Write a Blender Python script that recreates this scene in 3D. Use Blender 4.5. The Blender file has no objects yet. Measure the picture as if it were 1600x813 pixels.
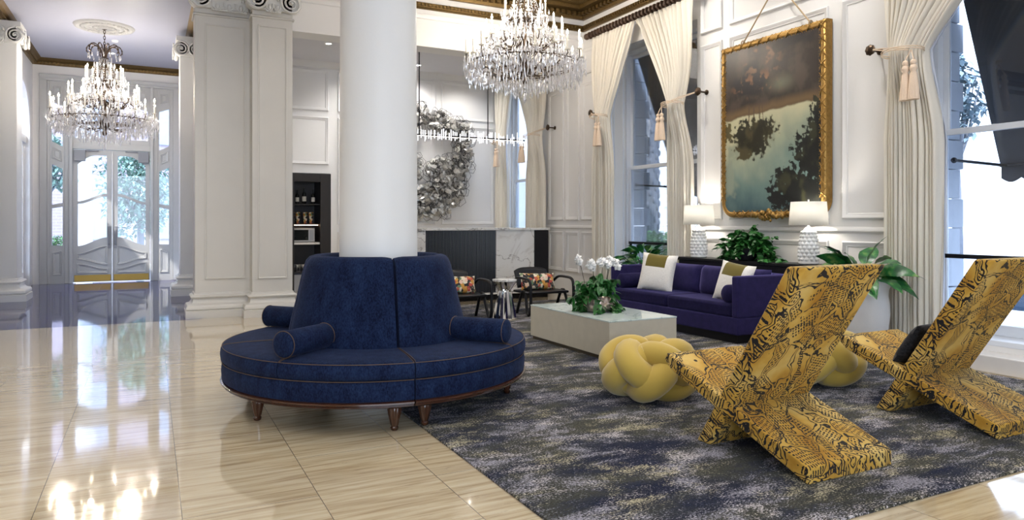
import bpy, math, random
from mathutils import Vector, Matrix, noise
random.seed(7)
PI = math.pi
sc = bpy.context.scene
COL = sc.collection
def V(*a): return Vector(a)

# ------------------------------------------------------------------ materials
def nodemat(name):
    m = bpy.data.materials.new(name); m.use_nodes = True
    nt = m.node_tree
    b = nt.nodes['Principled BSDF']
    return m, nt, b
def setp(b, **k):
    for a, v in k.items():
        n = {'color': 'Base Color', 'rough': 'Roughness', 'metal': 'Metallic', 'spec': 'Specular IOR Level', 'coat': 'Coat Weight',
             'coatr': 'Coat Roughness', 'sheen': 'Sheen Weight', 'sheenr': 'Sheen Roughness', 'trans': 'Transmission Weight', 'ior': 'IOR',
             'emis': 'Emission Strength', 'emc': 'Emission Color', 'sheent': 'Sheen Tint', 'alpha': 'Alpha'}[a]
        if isinstance(v, tuple) and len(v) == 3: v = v + (1,)
        b.inputs[n].default_value = v
def N(nt, typ, **k):
    n = nt.nodes.new(typ)
    for a, v in k.items():
        if a.startswith('i_'):
            n.inputs[a[2:].replace('_', ' ')].default_value = v
        else: setattr(n, a, v)
    return n
def coords(nt, scale=(1, 1, 1), kind='Object', rot=(0, 0, 0), loc=(0, 0, 0)):
    tc = N(nt, 'ShaderNodeTexCoord'); mp = N(nt, 'ShaderNodeMapping')
    mp.inputs['Scale'].default_value = scale; mp.inputs['Rotation'].default_value = rot; mp.inputs['Location'].default_value = loc
    nt.links.new(tc.outputs[kind], mp.inputs['Vector'])
    return mp.outputs['Vector']
def ramp(nt, fac, stops, interp='LINEAR'):
    r = N(nt, 'ShaderNodeValToRGB'); r.color_ramp.interpolation = interp
    el = r.color_ramp.elements
    while len(el) < len(stops): el.new(.5)
    for e, (p, c) in zip(el, stops):
        e.position = p; e.color = (c if len(c) == 4 else tuple(c) + (1,))
    if fac is not None: nt.links.new(fac, r.inputs[0])
    return r.outputs['Color']
def noi(nt, vec, scale, detail=4, rough=.5, dist=0):
    n = N(nt, 'ShaderNodeTexNoise'); n.inputs['Scale'].default_value = scale; n.inputs['Detail'].default_value = detail
    n.inputs['Roughness'].default_value = rough; n.inputs['Distortion'].default_value = dist
    if vec is not None: nt.links.new(vec, n.inputs['Vector'])
    return n
def mth(nt, op, a, b=None, clamp=False):
    n = N(nt, 'ShaderNodeMath', operation=op); n.use_clamp = clamp
    for i, x in enumerate((a, b)):
        if x is None: continue
        if isinstance(x, (int, float)): n.inputs[i].default_value = x
        else: nt.links.new(x, n.inputs[i])
    return n.outputs[0]
def mixc(nt, fac, a, b, mode='MIX'):
    n = N(nt, 'ShaderNodeMix', data_type='RGBA', blend_type=mode)
    for s, x in ((n.inputs[0], fac), (n.inputs[6], a), (n.inputs[7], b)):
        if isinstance(x, (int, float)): s.default_value = x
        elif isinstance(x, tuple): s.default_value = x + (1,) if len(x) == 3 else x
        else: nt.links.new(x, s)
    return n.outputs[2]
def bump(nt, b, h, strength=.3, dist=.01):
    n = N(nt, 'ShaderNodeBump'); n.inputs['Strength'].default_value = strength; n.inputs['Distance'].default_value = dist
    nt.links.new(h, n.inputs['Height']); nt.links.new(n.outputs['Normal'], b.inputs['Normal'])
def simple(name, color, rough=.5, metal=0, var=0, vscale=6, bmp=0, bscale=60, **k):
    m, nt, b = nodemat(name)
    setp(b, color=color, rough=rough, metal=metal, **k)
    v = coords(nt)
    n = noi(nt, v, vscale, 5)
    c2 = tuple(max(0, min(1, c * (1 - (var or .04)))) for c in color)
    nt.links.new(mixc(nt, n.outputs['Fac'], color, c2), b.inputs['Base Color'])
    if bmp:
        n2 = noi(nt, v, bscale, 3)
        bump(nt, b, n2.outputs['Fac'], bmp, .01)
    return m
M = {}
M['paint'] = simple('wall_paint', (.80, .785, .77), .42, var=.03, vscale=2, bmp=.04, bscale=120)
M['paint_panel'] = simple('panelled_paint', (.80, .785, .765), .4, var=.05, vscale=1.3, bmp=.04, bscale=90)
M['column_paint'] = simple('column_plaster', (.74, .735, .715), .5, var=.06, vscale=1.6, bmp=.05, bscale=60)
M['pillar_paint'] = simple('pillar_plaster', (.66, .64, .60), .5, var=.10, vscale=2.2, bmp=.05, bscale=60)
M['capital'] = simple('capital_plaster', (.72, .715, .69), .6, var=.1, vscale=14)
M['ceiling'] = simple('ceiling_paint', (.72, .71, .74), .7, var=.03)
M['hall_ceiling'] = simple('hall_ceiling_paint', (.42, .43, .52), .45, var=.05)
M['door_paint'] = simple('door_paint', (.46, .455, .44), .35, var=.04)
M['sash'] = simple('sash_paint', (.72, .75, .80), .4, var=.03)
M['gold'] = simple('gilded_plaster', (.20, .125, .042), .42, metal=.7, var=.5, vscale=30, bmp=.4, bscale=70)
M['gilt'] = simple('gilded_frame', (.46, .27, .075), .36, metal=.8, var=.6, vscale=26, bmp=.5, bscale=60)
M['brass'] = simple('polished_brass', (.26, .165, .045), .38, metal=1, var=.15, vscale=5)
M['black'] = simple('black_lacquer', (.006, .006, .008), .36, var=.2, spec=.3)
M['black_satin'] = simple('black_satin_wood', (.012, .012, .015), .45, var=.3, spec=.3)
M['bronze'] = simple('dark_bronze', (.085, .055, .035), .35, metal=.8, var=.4, vscale=20)
M['chand_metal'] = simple('aged_bronze', (.10, .07, .05), .32, metal=.85, var=.4, vscale=20)
M['rodwood'] = simple('dark_turned_wood', (.075, .040, .022), .38, var=.5, vscale=18)
M['chrome'] = simple('faceted_chrome', (.86, .85, .83), .08, metal=1, var=.06)
M['steel'] = simple('brushed_steel', (.42, .42, .43), .3, metal=.9)
M['white_ceramic'] = simple('white_ceramic', (.86, .86, .85), .28, var=.03, bmp=.05)
M['concrete_pot'] = simple('white_stone_pot', (.80, .80, .80), .55, var=.06, vscale=9, bmp=.1)
M['cord'] = simple('twisted_cord', (.46, .34, .20), .8, var=.3, vscale=70)
M['cord_cream'] = simple('cream_cord', (.78, .62, .46), .8, var=.15, vscale=60)
M['tassel'] = simple('cream_tassel', (.84, .66, .50), .85, var=.2, vscale=90)
M['wax'] = simple('candle_tube', (.86, .82, .72), .5, var=.03)
M['leaf'] = simple('glossy_leaf', (.028, .17, .030), .32, var=.75, vscale=9, spec=.5)
M['leaf_dark'] = simple('dark_leaf', (.015, .10, .020), .3, var=.7, vscale=8)
M['stem'] = simple('plant_stem', (.05, .05, .03), .6, var=.3)
M['soil'] = simple('potting_soil', (.03, .02, .012), .9, var=.5, vscale=50)
M['petal'] = simple('orchid_petal', (.90, .89, .87), .5, var=.05, vscale=20)
M['awning'] = simple('awning_canvas', (.030, .030, .034), .8, var=.3, vscale=3)
M['ext_white'] = simple('pale_facade', (.80, .81, .83), .8, var=.05)
M['hedge'] = simple('hedge_leaves', (.16, .34, .12), .7, var=.6, vscale=12)
M['bark'] = simple('palm_bark', (.26, .27, .30), .9, var=.5, vscale=14, bmp=.8, bscale=16)
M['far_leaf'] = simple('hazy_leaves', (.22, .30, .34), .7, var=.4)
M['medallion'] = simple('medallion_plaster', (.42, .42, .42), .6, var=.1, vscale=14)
M['tree_leaf'] = simple('tree_leaves', (.28, .44, .36), .7, var=.5, vscale=8)
M['kerb'] = simple('street_paving', (.42, .44, .47), .8, var=.15)
M['car'] = simple('dark_car_paint', (.05, .09, .14), .2, var=.2)
M['tyre'] = simple('tyre_rubber', (.02, .02, .02), .8)
M['mustard'] = simple('mustard_jersey', (.50, .345, .058), .85, var=.12, vscale=5, bmp=.1, bscale=260, sheen=.35)
M['white_fab'] = simple('white_woven_fabric', (.84, .81, .77), .9, var=.1, vscale=60, bmp=.25, bscale=160)
M['wood_trim'] = simple('polished_mahogany', (.065, .024, .012), .22, var=.5, vscale=12, coat=.4)
M['piping'] = simple('tan_piping', (.085, .05, .03), .6, var=.2, vscale=40)
M['table_stone'] = simple('shagreen_side', (.58, .53, .42), .5, var=.16, vscale=12, bmp=.06, bscale=120)
M['table_kick'] = simple('bronze_kick', (.16, .13, .09), .4, metal=.6, var=.2)
M['glass_dark'] = simple('dark_bottle_glass', (.015, .018, .018), .08, var=.3)
M['label'] = simple('paper_label', (.8, .77, .7), .6, var=.1)
M['niche'] = simple('dark_stained_wood', (.014, .010, .009), .5, var=.5, vscale=9)
M['niche_in'] = simple('dark_cabinet_interior', (.020, .018, .024), .4, var=.3)
M['micro'] = simple('microwave_body', (.55, .55, .55), .3, metal=.3, var=.05)
M['plate'] = simple('sculpture_plate', (.60, .58, .54), .3, metal=.15, var=.5, vscale=20)
M['wire'] = simple('sculpture_wire', (.035, .03, .03), .4, metal=.3, var=.3)
M['quoin'] = simple('blue_grey_stone', (.42, .45, .50), .85, var=.2, vscale=9, bmp=.4, bscale=12)
M['marble_ledge'] = simple('pale_ledge_marble', (.72, .69, .66), .2, var=.15, vscale=5)
M['cream_bowl'] = simple('antique_mirror_bowl', (.62, .50, .42), .16, metal=.6, var=.6, vscale=28, bmp=.3, bscale=30)

def fabric(name, c1, c2, scale=90, rough=.9, sheen=.3, stretch=(1, 1, 1), contrast=(.4, .65), tint=(1, 1, 1), bm=.25):
    m, nt, b = nodemat(name)
    v = coords(nt, stretch)
    n = noi(nt, v, scale, 6, .7); n2 = noi(nt, v, scale * .12, 3)
    f = mth(nt, 'ADD', mth(nt, 'MULTIPLY', n.outputs['Fac'], .7), mth(nt, 'MULTIPLY', n2.outputs['Fac'], .3))
    c = ramp(nt, f, [(contrast[0], c1), (contrast[1], c2)])
    nt.links.new(c, b.inputs['Base Color'])
    setp(b, rough=rough, sheen=sheen, sheenr=.4, sheent=tint, spec=.15)
    bump(nt, b, n.outputs['Fac'], bm, .004)
    return m
M['denim'] = fabric('navy_denim_velvet', (.0010, .0028, .016), (.011, .024, .068), 110, sheen=.06, stretch=(1, 1, .5), tint=(.35, .45, .9))
M['velvet'] = fabric('indigo_velvet', (.010, .0085, .045), (.028, .022, .095), 14, sheen=.45, tint=(.45, .40, .95), contrast=(.3, .75), bm=.08)
M['seatvelvet'] = fabric('deep_indigo_velvet', (.004, .004, .022), (.016, .012, .060), 22, sheen=.25, tint=(.4, .35, .95), contrast=(.35, .7), bm=.1)

# curtains and shades let light through
def translucent(name, c, t=.35, tc=None, rough=.9, emis=0):
    m, nt, b = nodemat(name)
    setp(b, color=c, rough=rough, spec=.1)
    v = coords(nt, (1, 1, .3)); n = noi(nt, v, 120, 4)
    nt.links.new(mixc(nt, n.outputs['Fac'], c, tuple(x * .9 for x in c)), b.inputs['Base Color'])
    tr = N(nt, 'ShaderNodeBsdfTranslucent'); tr.inputs['Color'].default_value = (tc or c) + (1,)
    mx = N(nt, 'ShaderNodeMixShader'); mx.inputs[0].default_value = t
    nt.links.new(b.outputs[0], mx.inputs[1]); nt.links.new(tr.outputs[0], mx.inputs[2])
    nt.links.new(mx.outputs[0], nt.nodes['Material Output'].inputs['Surface'])
    return m
M['curtain'] = translucent('cream_silk_curtain', (.95, .90, .80), .34, (.97, .94, .88))
M['lining'] = translucent('white_curtain_lining', (.82, .85, .92), .35, (.85, .90, 1))
M['shade'] = translucent('white_linen_shade', (.9, .89, .87), .55, (.95, .94, .90))

def glassy(name, t=.85, rough=.02, tint=(1, 1, 1), gl=(1, 1, 1)):
    m, nt, b = nodemat(name)
    nt.nodes.remove(b)
    a = N(nt, 'ShaderNodeBsdfTransparent'); a.inputs[0].default_value = tint + (1,)
    g = N(nt, 'ShaderNodeBsdfGlossy'); g.inputs['Roughness'].default_value = rough; g.inputs[0].default_value = gl + (1,)
    fr = N(nt, 'ShaderNodeFresnel'); fr.inputs[0].default_value = 1.5
    f = mth(nt, 'ADD', mth(nt, 'MULTIPLY', fr.outputs[0], .8), 1 - t, clamp=True)
    mx = N(nt, 'ShaderNodeMixShader')
    nt.links.new(f, mx.inputs[0]); nt.links.new(a.outputs[0], mx.inputs[1]); nt.links.new(g.outputs[0], mx.inputs[2])
    nt.links.new(mx.outputs[0], nt.nodes['Material Output'].inputs['Surface'])
    return m
_c = M['crystal'] = glassy('cut_crystal', .62, .12, (.97, .97, 1)); _nt = _c.node_tree
_d = N(_nt, 'ShaderNodeBsdfDiffuse'); _d.inputs[0].default_value = (.92, .92, .95, 1); _mx = N(_nt, 'ShaderNodeMixShader'); _mx.inputs[0].default_value = .30
_o = _nt.nodes['Material Output']; _s = _o.inputs['Surface'].links[0].from_socket; _nt.links.new(_s, _mx.inputs[1]); _nt.links.new(_d.outputs[0], _mx.inputs[2]); _nt.links.new(_mx.outputs[0], _o.inputs['Surface'])
M['pane'] = glassy('window_glass', 1.0, .0, (.93, .96, 1))
M['tabletop'] = None
def emit(name, c, s, sampled=False):
    m, nt, b = nodemat(name)
    setp(b, color=c, emc=c, emis=s)
    if not sampled: m.cycles.emission_sampling = 'NONE'
    return m
M['flame'] = emit('lit_bulb', (1, .86, .62), 40)
M['downlight'] = emit('downlight_lens', (1, .97, .92), 14)
M['ledstrip'] = emit('warm_led_strip', (1, .70, .45), 6)

def travertine():
    m, nt, b = nodemat('polished_travertine')
    v = coords(nt)
    # tile joints: courses run along Y, stacked along X
    vb = coords(nt, (1, 1, 1), rot=(0, 0, 0))
    sep = N(nt, 'ShaderNodeSeparateXYZ'); nt.links.new(v, sep.inputs[0])
    cmb = N(nt, 'ShaderNodeCombineXYZ')
    nt.links.new(mth(nt, 'ADD', sep.outputs['Y'], 30.2), cmb.inputs['X']); nt.links.new(mth(nt, 'ADD', sep.outputs['X'], 59 - .125), cmb.inputs['Y'])
    br = N(nt, 'ShaderNodeTexBrick'); br.offset = .5
    nt.links.new(cmb.outputs[0], br.inputs['Vector'])
    for k, x in (('Scale', 1), ('Mortar Size', .0016), ('Mortar Smooth', .1), ('Brick Width', 1.18), ('Row Height', .59), ('Bias', 0)): br.inputs[k].default_value = x
    br.inputs['Color1'].default_value = (0, 0, 0, 1); br.inputs['Color2'].default_value = (1, 1, 1, 1)
    # per-tile offset of the vein pattern
    off = N(nt, 'ShaderNodeVectorMath', operation='SCALE'); nt.links.new(br.outputs['Color'], off.inputs[0]); off.inputs['Scale'].default_value = 7
    add = N(nt, 'ShaderNodeVectorMath', operation='ADD'); nt.links.new(v, add.inputs[0]); nt.links.new(off.outputs[0], add.inputs[1])
    mp = N(nt, 'ShaderNodeMapping'); mp.inputs['Scale'].default_value = (.8, 13, 1); mp.inputs['Rotation'].default_value = (0, 0, .05)
    nt.links.new(add.outputs[0], mp.inputs['Vector'])
    n = noi(nt, mp.outputs[0], 2.2, 9, .62, .35)
    base = ramp(nt, n.outputs['Fac'], [(.28, (.30, .21, .115)), (.42, (.46, .36, .22)), (.53, (.58, .48, .315)), (.70, (.68, .59, .42))])
    mp2 = N(nt, 'ShaderNodeMapping'); mp2.inputs['Scale'].default_value = (2.2, 26, 1); nt.links.new(add.outputs[0], mp2.inputs['Vector'])
    n2 = noi(nt, mp2.outputs[0], 2.0, 8, .75, .8)
    pits = ramp(nt, n2.outputs['Fac'], [(.585, (0, 0, 0)), (.635, (1, 1, 1))])
    n4 = noi(nt, v, 1.1, 2)
    pm = mth(nt, 'MULTIPLY', pits, ramp(nt, n4.outputs['Fac'], [(.47, (0, 0, 0)), (.58, (1, 1, 1))]))
    c = mixc(nt, mth(nt, 'MULTIPLY', pm, .75), base, (.20, .14, .09))
    n3 = noi(nt, v, .8, 2)
    c = mixc(nt, mth(nt, 'MULTIPLY', n3.outputs['Fac'], .25), c, (.52, .43, .31))
    c = mixc(nt, br.outputs['Fac'], c, (.12, .09, .07))
    nt.links.new(c, b.inputs['Base Color'])
    setp(b, rough=.10, coat=.7, coatr=.04, spec=.7)
    nr = noi(nt, v, 3, 3)
    nt.links.new(ramp(nt, nr.outputs['Fac'], [(.3, (.05, .05, .05)), (.7, (.13, .13, .13))]), b.inputs['Roughness'])
    nb = noi(nt, v, 1.6, 2)
    bump(nt, b, nb.outputs['Fac'], .10, .02)
    return m
M['travertine'] = travertine()
def darkfloor():
    m, nt, b = nodemat('polished_dark_marble')
    v = coords(nt)
    br = N(nt, 'ShaderNodeTexBrick'); br.offset = 0; nt.links.new(v, br.inputs['Vector'])
    for k, x in (('Scale', 1), ('Mortar Size', .006), ('Mortar Smooth', .1), ('Brick Width', .9), ('Row Height', .9)): br.inputs[k].default_value = x
    n = noi(nt, v, 1.4, 8, .6, 1.5)
    c = ramp(nt, n.outputs['Fac'], [(.3, (.010, .010, .060)), (.55, (.020, .018, .12)), (.75, (.05, .045, .20))])
    c = mixc(nt, br.outputs['Fac'], c, (.25, .25, .30))
    nt.links.new(c, b.inputs['Base Color']); setp(b, rough=.05, spec=.3)
    return m
M['darkfloor'] = darkfloor()
def rugmat():
    m, nt, b = nodemat('distressed_blue_rug')
    v = coords(nt)
    vs = coords(nt, (1, 2.3, 1), rot=(0, 0, .10))
    gr = noi(nt, coords(nt, (1, 1.6, 1)), 75, 3, .8); g = gr.outputs['Fac']
    gs = mth(nt, 'SUBTRACT', g, .5)
    def mask(loc, scale, lo, hi, k=.6, rot=.06, st=1.9):
        n = noi(nt, coords(nt, (1, st, 1), loc=loc, rot=(0, 0, rot)), scale, 10, .74, .3)
        return ramp(nt, mth(nt, 'ADD', n.outputs['Fac'], mth(nt, 'MULTIPLY', gs, k)), [(lo, (0, 0, 0)), (hi, (1, 1, 1))])
    big = noi(nt, vs, 1.0, 5, .6, .5)
    c = ramp(nt, big.outputs['Fac'], [(.34, (.010, .012, .026)), (.43, (.026, .028, .032)), (.51, (.046, .046, .034)), (.60, (.054, .052, .036)), (.70, (.018, .020, .034))])
    c = mixc(nt, mth(nt, 'MULTIPLY', mask((-5, 12, 0), 1.7, .52, .60), .65), c, (.010, .014, .036))
    c = mixc(nt, mth(nt, 'MULTIPLY', mask((2, 7, 0), 2.3, .535, .61), .85), c, (.26, .25, .285))
    c = mixc(nt, mth(nt, 'MULTIPLY', mask((9, 4, 0), 2.1, .575, .65), .8), c, (.40, .36, .24))
    c = mixc(nt, mth(nt, 'MULTIPLY', mask((3, -8, 0), 2.2, .59, .65), .70), c, (.50, .46, .46))
    c = mixc(nt, 1.0, c, ramp(nt, g, [(.35, (.25, .25, .25)), (.65, (1.8, 1.8, 1.8))]), 'MULTIPLY')
    nt.links.new(c, b.inputs['Base Color']); setp(b, rough=.95, spec=.1, sheen=.04, sheent=(.5, .6, 1))
    bump(nt, b, g, .5, .01)
    return m
M['rug'] = rugmat()
def marble(name='white_veined_marble', c1=(.74, .73, .71), c2=(.50, .47, .44), dark=(.16, .13, .12)):
    m, nt, b = nodemat(name)
    v = coords(nt)
    n = noi(nt, v, 1.6, 9, .62, 2.2)
    c = ramp(nt, n.outputs['Fac'], [(.30, c2), (.45, c1), (.60, c1), (.72, c2)])
    n2 = noi(nt, coords(nt, loc=(3, 1, 7)), 1.1, 9, .6, 1.8)
    w = mth(nt, 'ABSOLUTE', mth(nt, 'SUBTRACT', n2.outputs['Fac'], .5))
    ve = ramp(nt, w, [(0, (1, 1, 1)), (.018, (0, 0, 0))])
    c = mixc(nt, mth(nt, 'MULTIPLY', ve, .7), c, dark)
    nt.links.new(c, b.inputs['Base Color']); setp(b, rough=.16, spec=.5)
    return m
M['marble'] = marble()
M['tabletop'] = marble('pale_green_glass_top', (.60, .68, .66), (.50, .60, .58), (.3, .38, .38))
M['tabletop'].node_tree.nodes['Principled BSDF'].inputs['Roughness'].default_value = .05
def stitched():
    # mustard velvet embroidered with black dashes, bands and outlines
    m, nt, b = nodemat('mustard_velvet_black_stitch')
    v = coords(nt)
    dn = noi(nt, v, 4, 3)
    dsub = N(nt, 'ShaderNodeVectorMath', operation='SUBTRACT'); nt.links.new(dn.outputs['Color'], dsub.inputs[0]); dsub.inputs[1].default_value = (.5, .5, .5)
    dsc = N(nt, 'ShaderNodeVectorMath', operation='SCALE'); nt.links.new(dsub.outputs[0], dsc.inputs[0]); dsc.inputs['Scale'].default_value = .30
    dv = N(nt, 'ShaderNodeVectorMath', operation='ADD'); nt.links.new(v, dv.inputs[0]); nt.links.new(dsc.outputs[0], dv.inputs[1])
    st = N(nt, 'ShaderNodeMapping'); st.inputs['Scale'].default_value = (1, .62, 1); nt.links.new(dv.outputs[0], st.inputs['Vector'])
    vo = N(nt, 'ShaderNodeTexVoronoi'); vo.inputs['Scale'].default_value = 7.4; nt.links.new(st.outputs[0], vo.inputs['Vector'])
    ed = N(nt, 'ShaderNodeTexVoronoi', feature='DISTANCE_TO_EDGE'); ed.inputs['Scale'].default_value = 7.4; nt.links.new(st.outputs[0], ed.inputs['Vector'])
    sp = N(nt, 'ShaderNodeSeparateColor'); nt.links.new(vo.outputs['Color'], sp.inputs[0])
    rot = N(nt, 'ShaderNodeVectorRotate', rotation_type='Z_AXIS'); nt.links.new(v, rot.inputs['Vector'])
    nt.links.new(mth(nt, 'MULTIPLY', sp.outputs[0], 3.14), rot.inputs['Angle'])
    w = N(nt, 'ShaderNodeTexWave', wave_type='BANDS', bands_direction='X'); w.inputs['Scale'].default_value = 18; w.inputs['Distortion'].default_value = 2.2
    w.inputs['Detail'].default_value = 2; w.inputs['Detail Scale'].default_value = 2.2
    nt.links.new(rot.outputs[0], w.inputs['Vector'])
    w2 = N(nt, 'ShaderNodeTexWave', wave_type='BANDS', bands_direction='Y'); w2.inputs['Scale'].default_value = 13; w2.inputs['Distortion'].default_value = 4
    w2.inputs['Detail'].default_value = 2; w2.inputs['Detail Scale'].default_value = 3
    nt.links.new(rot.outputs[0], w2.inputs['Vector'])
    lines = mth(nt, 'GREATER_THAN', w.outputs['Fac'], .46)
    brk = mth(nt, 'GREATER_THAN', w2.outputs['Fac'], .30)
    cellon = mth(nt, 'GREATER_THAN', sp.outputs[1], .07)
    inside = mth(nt, 'GREATER_THAN', ed.outputs['Distance'], .105)
    hatch = mth(nt, 'MULTIPLY', mth(nt, 'MULTIPLY', lines, brk), mth(nt, 'MULTIPLY', cellon, inside))
    e1 = mth(nt, 'MULTIPLY', mth(nt, 'LESS_THAN', mth(nt, 'ABSOLUTE', mth(nt, 'SUBTRACT', ed.outputs['Distance'], .065)), .022), mth(nt, 'GREATER_THAN', sp.outputs[2], .12))
    # a second, ladder-like family
    vo2 = N(nt, 'ShaderNodeTexVoronoi', feature='DISTANCE_TO_EDGE'); vo2.inputs['Scale'].default_value = 2.6; nt.links.new(dv.outputs[0], vo2.inputs['Vector'])
    band = mth(nt, 'LESS_THAN', vo2.outputs['Distance'], .035)
    rung = mth(nt, 'GREATER_THAN', w.outputs['Fac'], .45)
    lad = mth(nt, 'MULTIPLY', band, rung)
    thin = mth(nt, 'LESS_THAN', mth(nt, 'ABSOLUTE', mth(nt, 'SUBTRACT', vo2.outputs['Distance'], .02)), .005)
    k = mth(nt, 'MAXIMUM', mth(nt, 'MAXIMUM', hatch, e1), mth(nt, 'MAXIMUM', thin, mth(nt, 'MULTIPLY', mth(nt, 'LESS_THAN', vo2.outputs['Distance'], .015), rung)))
    n = noi(nt, v, 5, 4)
    base = ramp(nt, n.outputs['Fac'], [(.3, (.33, .155, .014)), (.5, (.49, .29, .050)), (.7, (.58, .41, .135))])
    c = mixc(nt, k, base, (.010, .009, .012))
    nt.links.new(c, b.inputs['Base Color']); setp(b, rough=.75, sheen=.35, sheenr=.35, sheent=(1, .85, .5), spec=.2)
    bump(nt, b, k, .35, .004)
    return m
M['stitched'] = stitched()
def floral():
    m, nt, b = nodemat('floral_print')
    v = coords(nt)
    dn = noi(nt, v, 16, 3)
    ad = N(nt, 'ShaderNodeVectorMath', operation='MULTIPLY_ADD'); nt.links.new(dn.outputs['Color'], ad.inputs[0]); ad.inputs[1].default_value = (.07, .07, .07); nt.links.new(v, ad.inputs[2])
    vo = N(nt, 'ShaderNodeTexVoronoi'); vo.inputs['Scale'].default_value = 24; nt.links.new(ad.outputs[0], vo.inputs['Vector'])
    sp = N(nt, 'ShaderNodeSeparateColor'); nt.links.new(vo.outputs['Color'], sp.inputs[0])
    c = ramp(nt, sp.outputs[0], [(0, (.018, .016, .02)), (.26, (.55, .27, .05)), (.42, (.70, .62, .48)), (.56, (.45, .07, .05)), (.68, (.03, .035, .04)), (.8, (.14, .22, .12)), (.9, (.72, .50, .38))], 'CONSTANT')
    ed = mth(nt, 'LESS_THAN', vo.outputs['Distance'], .22)
    c = mixc(nt, mth(nt, 'MULTIPLY', ed, .35), c, (.75, .45, .18))
    nt.links.new(c, b.inputs['Base Color']); setp(b, rough=.85)
    return m
M['floral'] = floral()
def pillow2():
    # woven white pillow with an olive velvet block sewn into the top
    m, nt, b = nodemat('white_pillow_olive_block')
    v = coords(nt); sp = N(nt, 'ShaderNodeSeparateXYZ'); nt.links.new(v, sp.inputs[0])
    a = mth(nt, 'GREATER_THAN', sp.outputs['Z'], .06)
    l = mth(nt, 'MULTIPLY', mth(nt, 'GREATER_THAN', sp.outputs['X'], -.155), mth(nt, 'LESS_THAN', sp.outputs['X'], .125))
    f = mth(nt, 'MULTIPLY', a, l)
    n = noi(nt, v, 90, 4)
    w = ramp(nt, n.outputs['Fac'], [(.3, (.72, .69, .65)), (.7, (.86, .84, .80))])
    nt.links.new(mixc(nt, f, w, (.13, .10, .010)), b.inputs['Base Color']); setp(b, rough=.9, sheen=.2)
    bump(nt, b, n.outputs['Fac'], .3, .004)
    return m
M['pillow'] = pillow2()
def fluted():
    m, nt, b = nodemat('black_fluted_screen')
    setp(b, color=(.014, .015, .020), rough=.3, spec=.5); return m
M['fluted'] = fluted()
def leaf2():
    m, nt, b = nodemat('variegated_leaf')
    v = coords(nt); n = noi(nt, v, 11, 4)
    c = ramp(nt, n.outputs['Fac'], [(.40, (.006, .07, .022)), (.55, (.020, .16, .035)), (.72, (.22, .34, .10))])
    nt.links.new(c, b.inputs['Base Color']); setp(b, rough=.3, spec=.5); return m
M['leaf2'] = leaf2()
def blocks(name, c1, c2, w=1.6, h=.7, mort=.012):
    m, nt, b = nodemat(name)
    v = coords(nt); sp = N(nt, 'ShaderNodeSeparateXYZ'); nt.links.new(v, sp.inputs[0])
    cm = N(nt, 'ShaderNodeCombineXYZ'); nt.links.new(mth(nt, 'ADD', sp.outputs['X'], sp.outputs['Y']), cm.inputs['X']); nt.links.new(sp.outputs['Z'], cm.inputs['Y'])
    br = N(nt, 'ShaderNodeTexBrick'); nt.links.new(cm.outputs[0], br.inputs['Vector'])
    for k, x in (('Scale', 1), ('Mortar Size', mort), ('Brick Width', w), ('Row Height', h)): br.inputs[k].default_value = x
    br.inputs['Color1'].default_value = c1 + (1,); br.inputs['Color2'].default_value = c1 + (1,); br.inputs['Mortar'].default_value = c2 + (1,)
    nt.links.new(br.outputs['Color'], b.inputs['Base Color']); setp(b, rough=.8)
    return m
M['ext_blocks'] = blocks('pale_block_facade', (.82, .83, .85), (.55, .56, .60))
M['ext_brick'] = blocks('pink_brick_facade', (.30, .24, .27), (.36, .34, .38), .3, .1, .012)

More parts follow.
